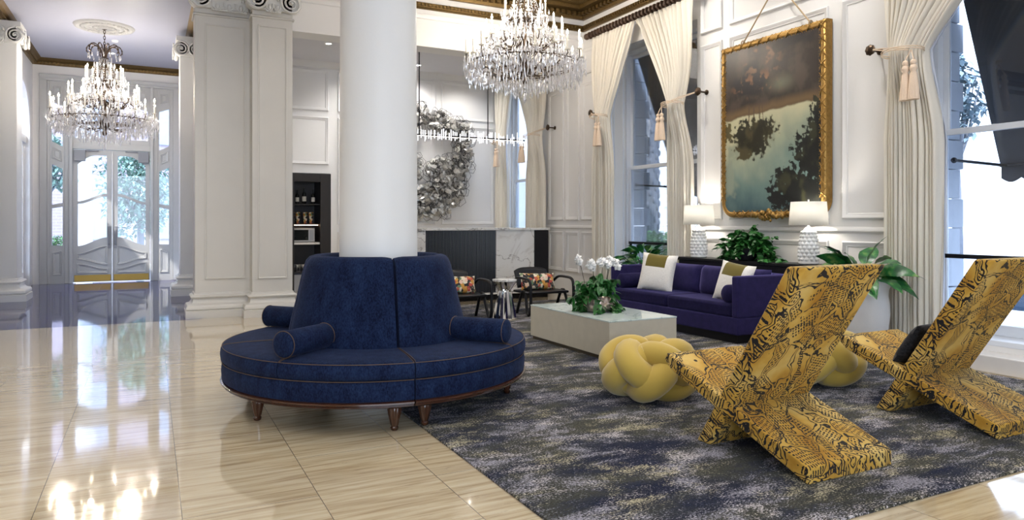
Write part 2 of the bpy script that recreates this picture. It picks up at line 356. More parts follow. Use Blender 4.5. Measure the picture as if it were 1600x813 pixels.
# ------------------------------------------------------------------ mesh builder
class MB:
    def __init__(s): s.v = []; s.f = []; s.mi = []
    def add(s, vs, fs, mi=0):
        o = len(s.v); s.v += [tuple(p) for p in vs]; s.f += [tuple(i + o for i in f) for f in fs]; s.mi += [mi] * len(fs)
    def box(s, x0, x1, y0, y1, z0, z1, mi=0, mat=None):
        vs = [V(x, y, z) for z in (z0, z1) for y in (y0, y1) for x in (x0, x1)]
        if mat is not None: vs = [mat @ p for p in vs]
        s.add(vs, [(0, 2, 3, 1), (4, 5, 7, 6), (0, 1, 5, 4), (2, 6, 7, 3), (0, 4, 6, 2), (1, 3, 7, 5)], mi); return s
    def lathe(s, prof, n=32, c=(0, 0, 0), mi=0, a0=0, a1=2 * PI, fn=None, mat=None, cap=True):
        full = abs(a1 - a0 - 2 * PI) < 1e-6; k = n if full else n + 1
        vs = []
        for i in range(k):
            a = a0 + (a1 - a0) * i / n
            for (r, z) in prof:
                rr = r * (fn(a, z) if fn else 1)
                p = V(rr * math.cos(a), rr * math.sin(a), z)
                if mat is not None: p = mat @ p
                vs.append(p + V(*c))
        m = len(prof); fs = []
        for i in range(n):
            j = (i + 1) % k
            for q in range(m - 1): fs.append((i * m + q, j * m + q, j * m + q + 1, i * m + q + 1))
        if full and cap:
            if prof[0][0] > 1e-5: fs.append(tuple(i * m for i in range(k))[::-1])
            if prof[-1][0] > 1e-5: fs.append(tuple(i * m + m - 1 for i in range(k)))
        if not full and cap:
            fs.append(tuple(range(m))); fs.append(tuple((k - 1) * m + q for q in range(m))[::-1])
        s.add(vs, fs, mi); return s
    def tube(s, pts, r, n=8, closed=False, mi=0):
        pts = [V(*p) for p in pts]; m = len(pts)
        if m < 2: return s
        rs = r if isinstance(r, (list, tuple)) else [r] * m
        T = []
        for i in range(m):
            if closed: t = pts[(i + 1) % m] - pts[i - 1]
            else: t = pts[min(i + 1, m - 1)] - pts[max(i - 1, 0)]
            T.append(t.normalized() if t.length > 1e-9 else V(0, 0, 1))
        u = T[0].orthogonal().normalized(); us = [u]
        for i in range(1, m):
            u = us[-1] - T[i] * us[-1].dot(T[i]); u = u.normalized() if u.length > 1e-6 else T[i].orthogonal().normalized(); us.append(u)
        tw = 0
        if closed:
            q = us[-1] - T[0] * us[-1].dot(T[0]); q.normalize()
            tw = math.atan2(q.cross(us[0]).dot(T[0]), q.dot(us[0]))
        vs = []
        for i in range(m):
            w = T[i].cross(us[i]); ph = tw * i / m
            for k in range(n):
                a = 2 * PI * k / n + ph
                vs.append(pts[i] + (us[i] * math.cos(a) + w * math.sin(a)) * rs[i])
        fs = []
        for i in range(m if closed else m - 1):
            j = (i + 1) % m
            for k in range(n): fs.append((i * n + k, i * n + (k + 1) % n, j * n + (k + 1) % n, j * n + k))
        if not closed: fs.append(tuple(range(n))[::-1]); fs.append(tuple((m - 1) * n + k for k in range(n)))
        s.add(vs, fs, mi); return s
    def ball(s, c, r, n=12, m=8, mi=0, sc_=(1, 1, 1), mat=None):
        prof = [(max(1e-4, math.sin(PI * i / m)) * r, -math.cos(PI * i / m) * r) for i in range(m + 1)]
        S = Matrix.Diagonal((sc_[0], sc_[1], sc_[2]))
        S = (mat.to_3x3() @ S) if mat is not None else S
        return s.lathe(prof, n, c, mi, mat=S)
    def prism(s, poly, a, b, axis='z', mi=0):
        def P(p, h):
            return {'z': V(p[0], p[1], h), 'x': V(h, p[0], p[1]), 'y': V(p[0], h, p[1])}[axis]
        n = len(poly); vs = [P(p, a) for p in poly] + [P(p, b) for p in poly]
        fs = [tuple(range(n))[::-1], tuple(range(n, 2 * n))] + [(i, (i + 1) % n, n + (i + 1) % n, n + i) for i in range(n)]
        s.add(vs, fs, mi); return s
    def sweep(s, path, Nn, prof, closed=False, mi=0, capped=False):
        path = [V(*p) for p in path]; Nn = V(*Nn).normalized(); m = len(path); k = len(prof); vs = []
        for i in range(m):
            d0 = (path[i] - path[i - 1]) if (i > 0 or closed) else None
            d1 = (path[(i + 1) % m] - path[i]) if (i < m - 1 or closed) else None
            L = [Nn.cross(d.normalized()) for d in (d0, d1) if d is not None]
            if len(L) == 2: mm = (L[0] + L[1]) / max(.15, 1 + L[0].dot(L[1]))
            else: mm = L[0]
            for (a, b) in prof: vs.append(path[i] + mm * a + Nn * b)
        fs = []
        for i in range(m if closed else m - 1):
            j = (i + 1) % m
            for q in range(k - 1): fs.append((i * k + q, i * k + q + 1, j * k + q + 1, j * k + q))
        if capped and not closed: fs.append(tuple(range(k))); fs.append(tuple((m - 1) * k + q for q in range(k))[::-1])
        s.add(vs, fs, mi); return s
    def build(s, name, mat=None, parent=None, smooth=True, bevel=0, sub=0, solid=0, loc=None, rot=None, angle=40, mats=None, seg=2):
        me = bpy.data.meshes.new(name); me.from_pydata(s.v, [], s.f)
        for mm in (mats or [mat]):
            if mm is not None: me.materials.append(M[mm] if isinstance(mm, str) else mm)
        if mats: me.polygons.foreach_set('material_index', s.mi)
        if smooth:
            me.polygons.foreach_set('use_smooth', [True] * len(me.polygons))
        me.update()
        me.validate()
        if smooth and angle: me.set_sharp_from_angle(angle=math.radians(angle))
        o = bpy.data.objects.new(name, me); COL.objects.link(o)
        if parent: o.parent = parent
        if loc: o.location = loc
        if rot: o.rotation_euler = rot
        if bevel:
            b = o.modifiers.new('bevel', 'BEVEL'); b.width = bevel; b.segments = seg; b.limit_method = 'ANGLE'; b.angle_limit = .6
        if solid:
            b = o.modifiers.new('solid', 'SOLIDIFY'); b.thickness = solid; b.offset = 0
        if sub:
            b = o.modifiers.new('sub', 'SUBSURF'); b.levels = sub; b.render_levels = sub
        return o
def empty(name, loc=(0, 0, 0), rz=0):
    o = bpy.data.objects.new(name, None); COL.objects.link(o); o.location = loc; o.rotation_euler = (0, 0, rz); o.empty_display_size = .1; return o
def tag(o, label, cat, group=None, kind=None):
    o['label'] = label; o['category'] = cat
    if group: o['group'] = group
    if kind: o['kind'] = kind
    return o
def struct(o, label=None):
    o['kind'] = 'structure'
    if label: o['label'] = label
    return o
def thing(name, label, cat, loc=(0, 0, 0), rz=0, group=None):
    return tag(empty(name, loc, rz), label, cat, group)
def kids(o): return [c for c in COL.objects if c.parent == o]
KIDS = {}
def copy_tree(o, loc=None, rz=None, label=None, parent=None, cmap=None):
    if cmap is None:
        cmap = {}
        for c in COL.objects:
            if c.parent: cmap.setdefault(c.parent.name, []).append(c)
    r = o.copy(); COL.objects.link(r)
    if parent: r.parent = parent
    if loc is not None: r.location = loc
    if rz is not None: r.rotation_euler = (0, 0, rz)
    if label: r['label'] = label
    for c in cmap.get(o.name, []): copy_tree(c, parent=r, cmap=cmap)
    return r
def rect_path(u0, u1, v0, v1, f): return [f(u0, v0), f(u1, v0), f(u1, v1), f(u0, v1)]
PANEL = [(0, 0), (0, .022), (.012, .030), (.024, .024), (.036, .012), (.055, .010), (.060, 0)]
def wall_panel_x(mb, X, y0, y1, z0, z1, prof=PANEL, sgn=-1):
    # moulding frame on a wall facing -X
    p = [(X, y0, z0), (X, y0, z1), (X, y1, z1), (X, y1, z0)]
    mb.sweep(p, (sgn, 0, 0), prof, closed=True)
def wall_panel_y(mb, Y, x0, x1, z0, z1, prof=PANEL):
    # moulding frame on a wall facing -Y
    p = [(x0, Y, z0), (x1, Y, z0), (x1, Y, z1), (x0, Y, z1)]
    mb.sweep(p, (0, -1, 0), prof, closed=True)
WORLD, DL, EXPO, SUN = 6.0, 175, 0.28, 5
# ------------------------------------------------------------------ setting
CEIL = 5.06; HC = 4.75; AC = 4.40
def sbox(name, mat, *b, label=None):
    o = MB().box(*b).build(name, mat, smooth=False); return struct(o, label)
sbox('floor', 'travertine', -9, 6.75, -4, 10.42, -.1, 0, label='polished cream travertine floor of the lobby')
MBf = MB(); MBf.box(-9, .62, 10.42, 17.95, -.1, 0)
struct(MBf.build('floor', 'darkfloor', smooth=False), 'polished dark marble floor of the entrance hall')
sbox('floor', 'travertine', .62, 6.75, 10.42, 14.1, -.1, 0, label='cream travertine floor behind the bar counter')
sbox('ceiling', 'ceiling', -9, 7.12, -4, 10.8, CEIL, CEIL + .1)
sbox('ceiling', 'hall_ceiling', -2.6, .85, 10.8, 18.2, HC, HC + .1, label='blue grey ceiling of the entrance hall')
sbox('ceiling', 'ceiling', .95, 7.12, 10.8, 14.1, AC, AC + .1, label='lower ceiling of the bar alcove')
sbox('wall_left', 'paint', -9.2, -9, -4, 10.8, 0, CEIL, label='far left wall of the lobby outside the frame')
mm_ = MB(); mm_.box(-9, -3.6, -4.2, -4, 0, CEIL); mm_.box(2.6, 7.12, -4.2, -4, 0, CEIL); mm_.box(-3.6, 2.6, -4.2, -4, 3.6, CEIL)  # unseen rear wall, its opening sized to admit sky light
struct(mm_.build('wall_front', 'paint', smooth=False), 'lobby wall behind the camera with a wide opening added for sky light')
# right wall with window openings
OPEN = [(-3.2, -1.1), (2.3, 4.42), (7.55, 9.6), (11.95, 13.72)]
WZ0, WZ1 = .2, 4.1
m = MB(); y = -4
for a, b in OPEN:
    m.box(6.7, 7.12, y, a, 0, CEIL); m.box(6.7, 7.12, a, b, 0, WZ0); m.box(6.7, 7.12, a, b, WZ1, CEIL); y = b
m.box(6.7, 7.12, y, 14.3, 0, CEIL)
struct(m.build('wall_right', 'paint_panel', smooth=False))
# panel mouldings of the right wall
m = MB()
def cols_of(segs, zs):
    for (a, b) in segs:
        for (z0, z1) in zs: wall_panel_x(m, 6.7, a, b, z0, z1)
cols_of([(4.62, 5.24), (5.42, 6.92), (7.06, 7.46)], [(.30, 1.10), (1.34, 3.70), (3.86, 4.52)])
cols_of([(9.72, 10.0)], [(.42, 1.14), (1.34, 3.72), (3.86, 4.52)])
cols_of([(10.06, 10.46), (10.56, 10.98), (11.08, 11.62)], [(.42, 1.14), (1.34, 3.72), (3.86, 4.30)])
cols_of([(.2, .9), (1.1, 2.1)], [(.30, 1.10), (1.34, 3.70), (3.86, 4.52)])
for a, b in ((-1.05, 2.25), (4.47, 7.5), (9.65, 11.9)):
    m.sweep([(6.7, a, 1.22), (6.7, b, 1.22)], (-1, 0, 0), [(-.035, 0), (-.03, .018), (-.01, .03), (.012, .03), (.03, .014), (.035, 0)])
struct(m.build('trim_1', 'paint_panel'), 'raised panel mouldings on the window wall')
m = MB()
for a, b in ((-1.1, 2.3), (4.42, 7.55), (9.6, 11.95), (13.72, 14.0)):
    m.sweep([(6.7, a, 0), (6.7, b, 0)], (-1, 0, 0), [(0, .0), (0, .05), (.17, .05), (.19, .04), (.22, .025), (.24, .0)])
struct(m.build('baseboard_right', 'paint_panel'))
m = MB()
for a, b in ((2.0, 4.7), (7.35, 9.8)): m.box(6.45, 6.7, a, b, 0, .15)
struct(m.build('trim_2', 'marble_ledge', smooth=False, bevel=.01), 'low marble ledge under the tall windows')

# windows
def window(n, a, b, label):
    r = empty('window_%d' % n, (7.0, (a + b) / 2, WZ0)); struct(r, label)
    h = (b - a) / 2
    m = MB()
    m.box(-.02, .12, -h, -h + .05, 0, WZ1 - WZ0); m.box(-.02, .12, h - .05, h, 0, WZ1 - WZ0)
    m.box(-.02, .12, -h + .05, h - .05, 3.84, 3.9); m.box(-.30, .12, -h, h, -.0, .05)
    struct(m.build('frame', 'sash', r, smooth=False, bevel=.006))
    z = 1.97
    for nm, x, z0, z1 in (('lower_sash', .03, .05, z + .05), ('upper_sash', .075, z, 3.84)):
        m = MB(); hh = h - .05
        m.box(x - .02, x + .02, -hh, -hh + .06, z0, z1); m.box(x - .02, x + .02, hh - .06, hh, z0, z1)
        m.box(x - .02, x + .02, -hh + .06, hh - .06, z0, z0 + (.10 if z0 < 1 else .055)); m.box(x - .02, x + .02, -hh + .06, hh - .06, z1 - .06, z1)
        s = m.build(nm, 'sash', r, smooth=False, bevel=.005); struct(s)
        g = MB().box(x - .003, x + .003, -hh + .06, hh - .06, z0 + .06, z1 - .055).build('pane', 'pane', s, smooth=False); struct(g)
    return r
window(1, 7.55, 9.6, 'tall sash window left of the painting')
window(2, 2.3, 4.42, 'tall sash window at the right edge')
window(3, 11.95, 13.72, 'sash window in the bar alcove')
window(4, -3.2, -1.1, 'unseen sash window behind the camera, added for daylight')  # out of view, added to let more daylight in
# window reveals: panelled
m = MB()
for a, b in OPEN:
    for yy, sg in ((b, -1),):
        p = [(6.74, yy, .4), (6.96, yy, .4), (6.96, yy, 3.9), (6.74, yy, 3.9)]
        m.sweep(p, (0, -1, 0), [(0, 0), (0, .012), (.02, .012), (.03, 0)], closed=True)
struct(m.build('trim_3', 'sash'), 'mouldings inside the window reveals')

# alcove
sbox('wall_back', 'paint', 1.0, 3.13 - .45 - .35, 13.9, 14.1, 0, AC, label='panelled back wall of the bar alcove')
wb = MB(); wb.box(3.12, 7.12, 13.9, 14.1, 0, AC); wb.box(2.33, 3.12, 13.9, 14.1, 2.25, AC)
struct(wb.build('wall_back', 'paint', smooth=False), 'panelled back wall of the bar alcove behind the sculpture')
m = MB()
for (a, b) in ((1.95, 3.08), (3.26, 3.98), (4.12, 5.28), (5.42, 6.62)):
    wall_panel_y(m, 13.9, a, b, 3.46, 4.24); 
    if a > 3.1: wall_panel_y(m, 13.9, a, b, 1.26, 3.34)
    else: wall_panel_y(m, 13.9, a, b, 2.42, 3.34)
    if a > 3.1: wall_panel_y(m, 13.9, a, b, .3, 1.12)
m.sweep([(6.7, 13.9, AC), (1.0, 13.9, AC)], (0, 0, -1), [(0, .12), (-.03, .10), (-.05, .04), (-.09, 0)])
struct(m.build('trim_4', 'paint'), 'panel mouldings of the alcove back wall')
sbox('wall_left', 'paint', .95, 1.05, 11.0, 14.1, 0, AC, label='side wall of the bar alcove')
# lintel over the alcove and the entrance hall
lb = MB(); lb.box(1.79, 6.7, 10.42, 10.8, 4.03, CEIL); lb.box(-9, 1.79, 10.62, 10.8, 4.62, CEIL); lb.box(-9, -2.45, 10.62, 10.8, 0, 4.62)
struct(lb.build('trim_5', 'paint', smooth=False), 'deep white lintel over the bar alcove')
m = MB()
m.sweep([(6.7, 10.42, 4.5), (1.3, 10.42, 4.5)], (0, 0, 1), [(0, -.05), (.02, -.04), (.03, 0), (.045, .02), (.0, .03)])
struct(m.build('trim_6', 'paint'), 'white fillet moulding along the lintel')
# gilded crown: lower beaded band and upper dentil cornice, round the corner
path = [(6.7, -4, 0), (6.7, 10.42, 0), (-9, 10.42, 0)]
def crown(name, pth, prof, mat, label, dent=None, off=0):
    m = MB(); m.sweep(pth, (0, 0, 1), prof)
    if dent:
        step, w, d, z0, z1, inset = dent
        for i in range(len(pth) - 1):
            a = V(*pth[i]); b = V(*pth[i + 1]); L = (b - a).length; t = (b - a) / L; nrm = V(0, 0, 1).cross(t)
            k = int(L / step)
            for j in range(k):
                c = a + t * (j + .5) * step + nrm * inset
                if c.y < 3.0 and c.x > 5: continue
                p = c - t * w / 2; q = c + t * w / 2
                x0, x1 = sorted((p.x, (q + nrm * d).x)); y0, y1 = sorted((p.y, (q + nrm * d).y))
                m.box(x0, x1, y0, y1, pth[0][2] + z0, pth[0][2] + z1)
    return struct(m.build(name, mat), label)
crown('trim_7', [(p[0], p[1], 4.60) for p in path], [(0, 0), (.035, .0), (.05, .015), (.035, .03), (.045, .045), (.06, .07), (.05, .095), (.03, .10), (.0, .11)], 'gold', 'lower gilded beaded band of the cornice', dent=(.06, .036, .03, .04, .085, .04))
crown('trim_8', [(p[0], p[1], 4.80) for p in path], [(0, 0), (.05, .0), (.07, .03), (.07, .11), (.12, .12), (.20, .13), (.22, .16), (.22, .19), (.25, .20), (.30, .26), (0, .26)], 'gold', 'upper gilded dentil cornice', dent=(.11, .06, .07, .045, .10, .07))
# hall crown
hp = [(.75, 11.0, 4.62), (.75, 17.8, 4.62), (-2.2, 17.8, 4.62), (-2.2, 11.0, 4.62)]
crown('trim_9', hp, [(0, 0), (.03, 0), (.05, .03), (.05, .05), (.10, .06), (.13, .09), (.17, .13), (0, .13)], 'gold', 'gilded crown moulding round the hall ceiling', dent=(.07, .04, .04, .02, .055, .045))

# ------------------------------------------------------------------ entrance hall shell
DX = -.742
DYW = 17.8
m = MB()
m.box(-2.6, DX - 1.33, DYW, DYW + .4, 0, HC); m.box(DX + 1.33, .95, DYW, DYW + .4, 0, HC); m.box(DX - 1.33, DX + 1.33, DYW, DYW + .4, 4.42, HC)
struct(m.build('wall_back', 'paint', smooth=False), 'white end wall of the hall around the doors')
sbox('wall_right', 'paint', .75, .95, 11.0, 17.8, 0, HC, label='right wall of the entrance hall')
m = MB()
m.box(-2.45, -2.2, 10.8, 14.2, 0, HC); m.box(-2.45, -2.2, 14.75, 15.3, 0, HC); m.box(-2.45, -2.2, 17.2, 17.8, 0, HC)
yc, yr, zs_ = 16.25, .95, 3.1
n = 16
pts = [(yc + yr * math.cos(PI * i / n), zs_ + yr * math.sin(PI * i / n)) for i in range(n + 1)]
for i in range(n):
    (ya, za), (yb, zb) = pts[i], pts[i + 1]
    m.prism([(ya, za), (ya, HC), (yb, HC), (yb, zb)], -2.45, -2.2, 'x')
struct(m.build('wall_left', 'paint', smooth=False), 'left wall of the hall with an arched opening')
r = struct(empty('window_5', (-2.3, yc, 0)), 'arched glazed opening in the hall left wall')
m = MB()
m.sweep([(.1, -yr, 0), (.1, -yr, zs_)] + [(.1, yr * math.cos(PI - PI * i / n), zs_ + yr * math.sin(PI - PI * i / n)) for i in range(1, n)] + [(.1, yr, zs_), (.1, yr, 0)], (1, 0, 0), [(-.02, 0), (-.02, .03), (.08, .04), (.12, .02), (.12, 0)])
m.box(-.03, .07, -yr, yr, 2.9, 3.05)
for k in range(5): m.box(-.02, .02, -yr + k * yr / 2 - .03, -yr + k * yr / 2 + .03, 0, 2.9)
for k in range(1, 7): m.box(-.015, .015, -yr, yr, k * .45 - .015, k * .45 + .015)
m.box(-.03, .03, -yr, yr, 0, .3)
struct(m.build('window_frame', 'paint', r, smooth=False))
struct(MB().box(-.004, .004, -yr, yr, .3, 2.9).build('pane', 'pane', r, smooth=False))

# ---- doors
M['closer'] = simple('grey_closer_box', (.26, .26, .27), .6)
def S(t): t = max(0, min(1, t)); return t * t * (3 - 2 * t)
def leafcols(mb, x0, x1, z0, z1, gx0, gx1, holes, y0, y1, n=16):
    mb.box(x0, gx0, y0, y1, z0, z1); mb.box(gx1, x1, y0, y1, z0, z1)
    for i in range(n):
        a = gx0 + (gx1 - gx0) * i / n; b = gx0 + (gx1 - gx0) * (i + 1) / n
        lo = [(z0, z0)] + [(t(a), t(b)) for _, t in holes]
        hi = [(f(a), f(b)) for f, _ in holes] + [(z1, z1)]
        for (la, lb_), (ha, hb) in zip(lo, hi): mb.prism([(a, la), (b, lb_), (b, hb), (a, ha)], y0, y1, 'y')
def pane_between(mb, x0, x1, f, t, y, n=16, th=.006):
    for i in range(n):
        a = x0 + (x1 - x0) * i / n; b = x0 + (x1 - x0) * (i + 1) / n
        mb.prism([(a, f(a)), (b, f(b)), (b, t(b)), (a, t(a))], y, y + th, 'y')
# surround with sidelights and transom
r = struct(empty('trim_10', (DX, DYW, 0)), 'grey painted door surround with pilaster strips')
m = MB()
for sx in (-1, 1):
    for a, b, d in ((1.33, 1.20, .06), (1.20, 1.15, .02), (.885, .80, .02), (.80, .74, .07)):
        x0, x1 = sorted((sx * a, sx * b)); m.box(x0, x1, -d, .16, 0, 4.30)
m.box(-1.33, 1.33, -.06, .16, 4.30, 4.42)
m.box(-.74, .74, -.03, .12, 2.88, 3.0)
m.sweep([(1.33, -.06, 4.34), (-1.33, -.06, 4.34)], (0, 0, 1), [(0, 0), (.03, .02), (.05, .05), (.07, .08), (0, .08)])
struct(m.build('casing', 'door_paint', r, smooth=False, bevel=.006))
for sx, nn in ((-1, 6), (1, 7)):
    w = struct(empty('window_%d' % nn, (DX, DYW, 0)), ('left' if sx < 0 else 'right') + ' tall sidelight beside the entrance doors')
    x0, x1 = sorted((sx * 1.15, sx * .885))
    gx0, gx1 = x0 + .035, x1 - .035
    wv = lambda base, amp: (lambda x: base + amp * S((1.15 - abs(x)) / .265) )
    holes = [(wv(.81, .0), wv(1.60, .04)), (wv(1.68, .04), wv(2.54, -.10)), (wv(3.02, -.10), wv(3.86, -.08))]
    m = MB(); leafcols(m, x0, x1, 0, 4.30, gx0, gx1, holes, 0, .06)
    for f, t in ((wv(.18, 0), wv(.66, .05)), (wv(2.68, -.10), wv(2.92, -.10)), (wv(4.0, -.05), wv(4.2, 0))):
        k = 8; a0, a1 = gx0 + .01, gx1 - .01
        p = [(a0 + (a1 - a0) * i / k, 0, f(a0 + (a1 - a0) * i / k)) for i in range(k + 1)] + [(a1 - (a1 - a0) * i / k, 0, t(a1 - (a1 - a0) * i / k)) for i in range(k + 1)]
        m.sweep(p, (0, -1, 0), [(0, 0), (0, .016), (.012, .02), (.03, .008), (.036, .012), (.05, 0)], closed=True)
    struct(m.build('window_frame', 'door_paint', w, smooth=False))
    m = MB()
    for f, t in holes: pane_between(m, gx0, gx1, f, t, .03, 8)
    struct(m.build('pane', 'pane', w, smooth=False))
# transom
w = struct(empty('window_8', (DX, DYW, 0)), 'wide curved transom window over the entrance doors')
fb = lambda x: 3.12; ft = lambda x: 3.78 + .22 * math.cos(PI * x / 1.5) ** 2
m = MB()
for a, b in ((-.74, -.03), (.03, .74)):
    leafcols(m, a, b, 3.0, 4.30, a + .05, b - .05, [(fb, ft)], 0, .06)
    k = 10; a0, a1 = a + .08, b - .08
    f2 = lambda x: ft(x) + .08
    p = [(a0 + (a1 - a0) * i / k, 0, f2(a0 + (a1 - a0) * i / k)) for i in range(k + 1)] + [(a1, 0, 4.22), (a0, 0, 4.22)]
    m.sweep(p, (0, -1, 0), [(0, 0), (0, .016), (.02, .02), (.04, 0)], closed=True)
m.box(-.03, .03, -.01, .06, 3.0, 4.3)
struct(m.build('window_frame', 'door_paint', w, smooth=False))
m = MB()
for a, b in ((-.69, -.08), (.08, .69)): pane_between(m, a, b, fb, ft, .03)
struct(m.build('pane', 'pane', w, smooth=False))
for k, sx in enumerate((-1, 1)):
    d = struct(empty('door_%d' % (k + 1), (DX, DYW, 0)), ('left' if sx < 0 else 'right') + ' leaf of the glazed entrance doors')
    x0, x1 = sorted((sx * .735, sx * .006)); g0, g1 = sorted((sx * .645, sx * .105))
    u = lambda x: S((.645 - abs(x)) / .54)
    f1 = lambda x: .80 + .18 * u(x); t1 = lambda x: 1.70 + .17 * u(x)
    f2 = lambda x: 1.76 + .17 * u(x); t2 = lambda x: 2.56 + .20 * math.sin(PI * .5 * min(1, (.645 - abs(x)) / .36)) 
    m = MB(); leafcols(m, x0, x1, .02, 2.87, g0, g1, [(f1, t1), (f2, t2)], .0, .055)
    for (pf, pt) in ((lambda x: .20, lambda x: .42 - .12 * u(x)), (lambda x: .50 - .12 * u(x), lambda x: .68 + .0 * u(x) + .16 * u(x) - .04)):
        kk = 12; a0, a1 = g0 - .02, g1 + .02
        p = [(a0 + (a1 - a0) * i / kk, 0, pf(a0 + (a1 - a0) * i / kk)) for i in range(kk + 1)] + [(a1 - (a1 - a0) * i / kk, 0, pt(a1 - (a1 - a0) * i / kk)) for i in range(kk + 1)]
        m.sweep(p, (0, -1, 0), [(0, 0), (0, .016), (.012, .022), (.03, .008), (.036, .012), (.05, 0)], closed=True)
    struct(m.build('door_leaf', 'door_paint', d, smooth=False))
    m = MB(); pane_between(m, g0, g1, f1, t1, .025); pane_between(m, g0, g1, f2, t2, .025)
    struct(m.build('pane', 'pane', d, smooth=False))
    a, b = sorted((sx * .03, sx * .71))
    struct(MB().box(a, b, -.012, 0, .03, .17).build('kick_plate', 'brass', d, smooth=False, bevel=.003))
    m = MB(); a, b = sorted((sx * .03, sx * .09)); m.box(a, b, -.02, 0, .74, 1.22)
    m.tube([(sx * .06, -.02, .82), (sx * .06, -.06, .84), (sx * .06, -.06, 1.12), (sx * .06, -.02, 1.14)], .012, 8)
    struct(m.build('handle', 'closer', d, bevel=.008))
    a, b = sorted((sx * .50, sx * .71)); m = MB().box(a, b, -.09, 0, 2.62, 2.86)
    m.box(*sorted((sx * .25, sx * .5)), -.05, -.02, 2.84, 2.87)
    struct(m.build('door_closer', 'closer', d, smooth=False, bevel=.01))
# exit-latch strip in the middle
struct(MB().box(DX - .008, DX + .008, DYW - .02, DYW + .02, .02, 2.87).build('trim_11', 'steel', smooth=False), 'thin steel strip between the doors')

# ------------------------------------------------------------------ pillars
def volute(mb, x, y, z, r, face='y', depth=.16, flip=1):
    R = Matrix.Identity(3)
    def P(a, rr, d):
        lx = flip * rr * math.cos(a); lz = rr * math.sin(a)
        return (x + lx, y - d, z + lz) if face == 'y' else (x - d, y + lx, z + lz)
    n = 24
    # drum
    front = [P(2 * PI * i / n, r * .93, 0) for i in range(n)]; back = [P(2 * PI * i / n, r * .93, -depth) for i in range(n)]
    mb.add(front + back, [tuple(range(n))] + [tuple(range(n, 2 * n))[::-1]] + [(i, (i + 1) % n, n + (i + 1) % n, n + i) for i in range(n)])
    sp = []; rad = []
    for i in range(58):
        t = i / 57; a = PI / 2 - t * 2 * PI * 2.4; rr = r * (1 - .86 * t); sp.append(P(a, rr, .012)); rad.append(r * .13 * (1 - .5 * t))
    mb.tube(sp, rad, 6)
    mb.ball(P(0, 0, .02), r * .17, 10, 6)
def ornament(mb, x0, x1, y, z0, z1, n, seed=0):
    rnd = random.Random(seed); w = (x1 - x0) / n
    for i in range(n):
        cx = x0 + (i + .5) * w
        mb.ball((cx, y - .02, z0 + .05), .036, 8, 6, sc_=(.8, .7, 1.3))
        mb.tube([(cx - w * .42, y - .02, z0 + .11), (cx - w * .40, y - .035, z0 + .04), (cx, y - .04, z0 + .0), (cx + w * .40, y - .035, z0 + .04), (cx + w * .42, y - .02, z0 + .11)], .010, 5)
        for k in range(7):
            a = -1.2 + k * .4
            mb.ball((cx + math.sin(a) * .05, y - .03, z0 + .19 + math.cos(a) * .06), .022, 6, 5, sc_=(.6, .6, 1.4))
        for k in range(3): mb.ball((cx + rnd.uniform(-.04, .04), y - .035, z0 + .15 + rnd.uniform(0, .1)), .02, 6, 5)
    mb.tube([(x0, y - .02, z0 + .0), (x1, y - .02, z0 + .0)], .016, 6)
    for i in range(int((x1 - x0) / .035)): mb.ball((x0 + (i + .5) * .035, y - .03, z0 - .0), .016, 6, 5)
BASEP = [(0, .34), (.012, .335), (.018, .31), (.045, .30), (.055, .285), (.045, .268), (.025, .255), (.030, .215), (.055, .185), (.095, .175), (.112, .15), (.112, .12), (.10, .11), (.12, .10), (.12, 0)]
r = thing('panelled_pillar', 'broad cream panelled pillar with scroll capitals beside the dark hall floor', 'pillar', (0, 0, 0))
# stepped plan: recessed face X .54-1.27 at Y 10.60, proud pilaster X 1.27-1.79 at Y 10.35
plan = [(.54, 11.0), (.54, 10.60), (1.25, 10.60), (1.25, 10.35), (1.79, 10.35), (1.79, 11.0)]
MB().prism(plan, 0, 4.62).build('shaft', 'pillar_paint', r, smooth=False, bevel=.006)
m = MB(); m.sweep([(p[0], p[1], 0) for p in plan], (0, 0, 1), [(-a, b) for a, b in BASEP]); m.build('base', 'pillar_paint', r)
m = MB(); wall_panel_y(m, 10.60, .665, 1.19, .52, 4.04, [(0, 0), (0, .012), (.008, .016), (.018, .012), (.024, 0)]); wall_panel_y(m, 10.35, 1.325, 1.715, .52, 4.04, [(0, 0), (0, .012), (.008, .016), (.018, .012), (.024, 0)])
m.sweep([(p[0], p[1], 4.14) for p in plan], (0, 0, 1), [(0, 0), (-.02, .005), (-.025, .02), (-.01, .035), (0, .04)])
m.build('panel_moulding', 'pillar_paint', r)
m = MB(); m.prism([(.50, 11.0), (.50, 10.52), (1.20, 10.52), (1.20, 10.27), (1.84, 10.27), (1.84, 11.0)], 4.52, 4.62)
volute(m, .60, 10.52, 4.37, .15); m.box(.60, 1.22, 10.52, 10.62, 4.24, 4.52); ornament(m, .74, 1.20, 10.54, 4.22, 4.5, 3, 1)
volute(m, 1.30, 10.27, 4.37, .15); volute(m, 1.76, 10.27, 4.36, .15, flip=-1); m.box(1.28, 1.77, 10.27, 10.4, 4.24, 4.52); ornament(m, 1.42, 1.62, 10.28, 4.22, 4.5, 2, 2)
m.build('capital', 'capital', r)
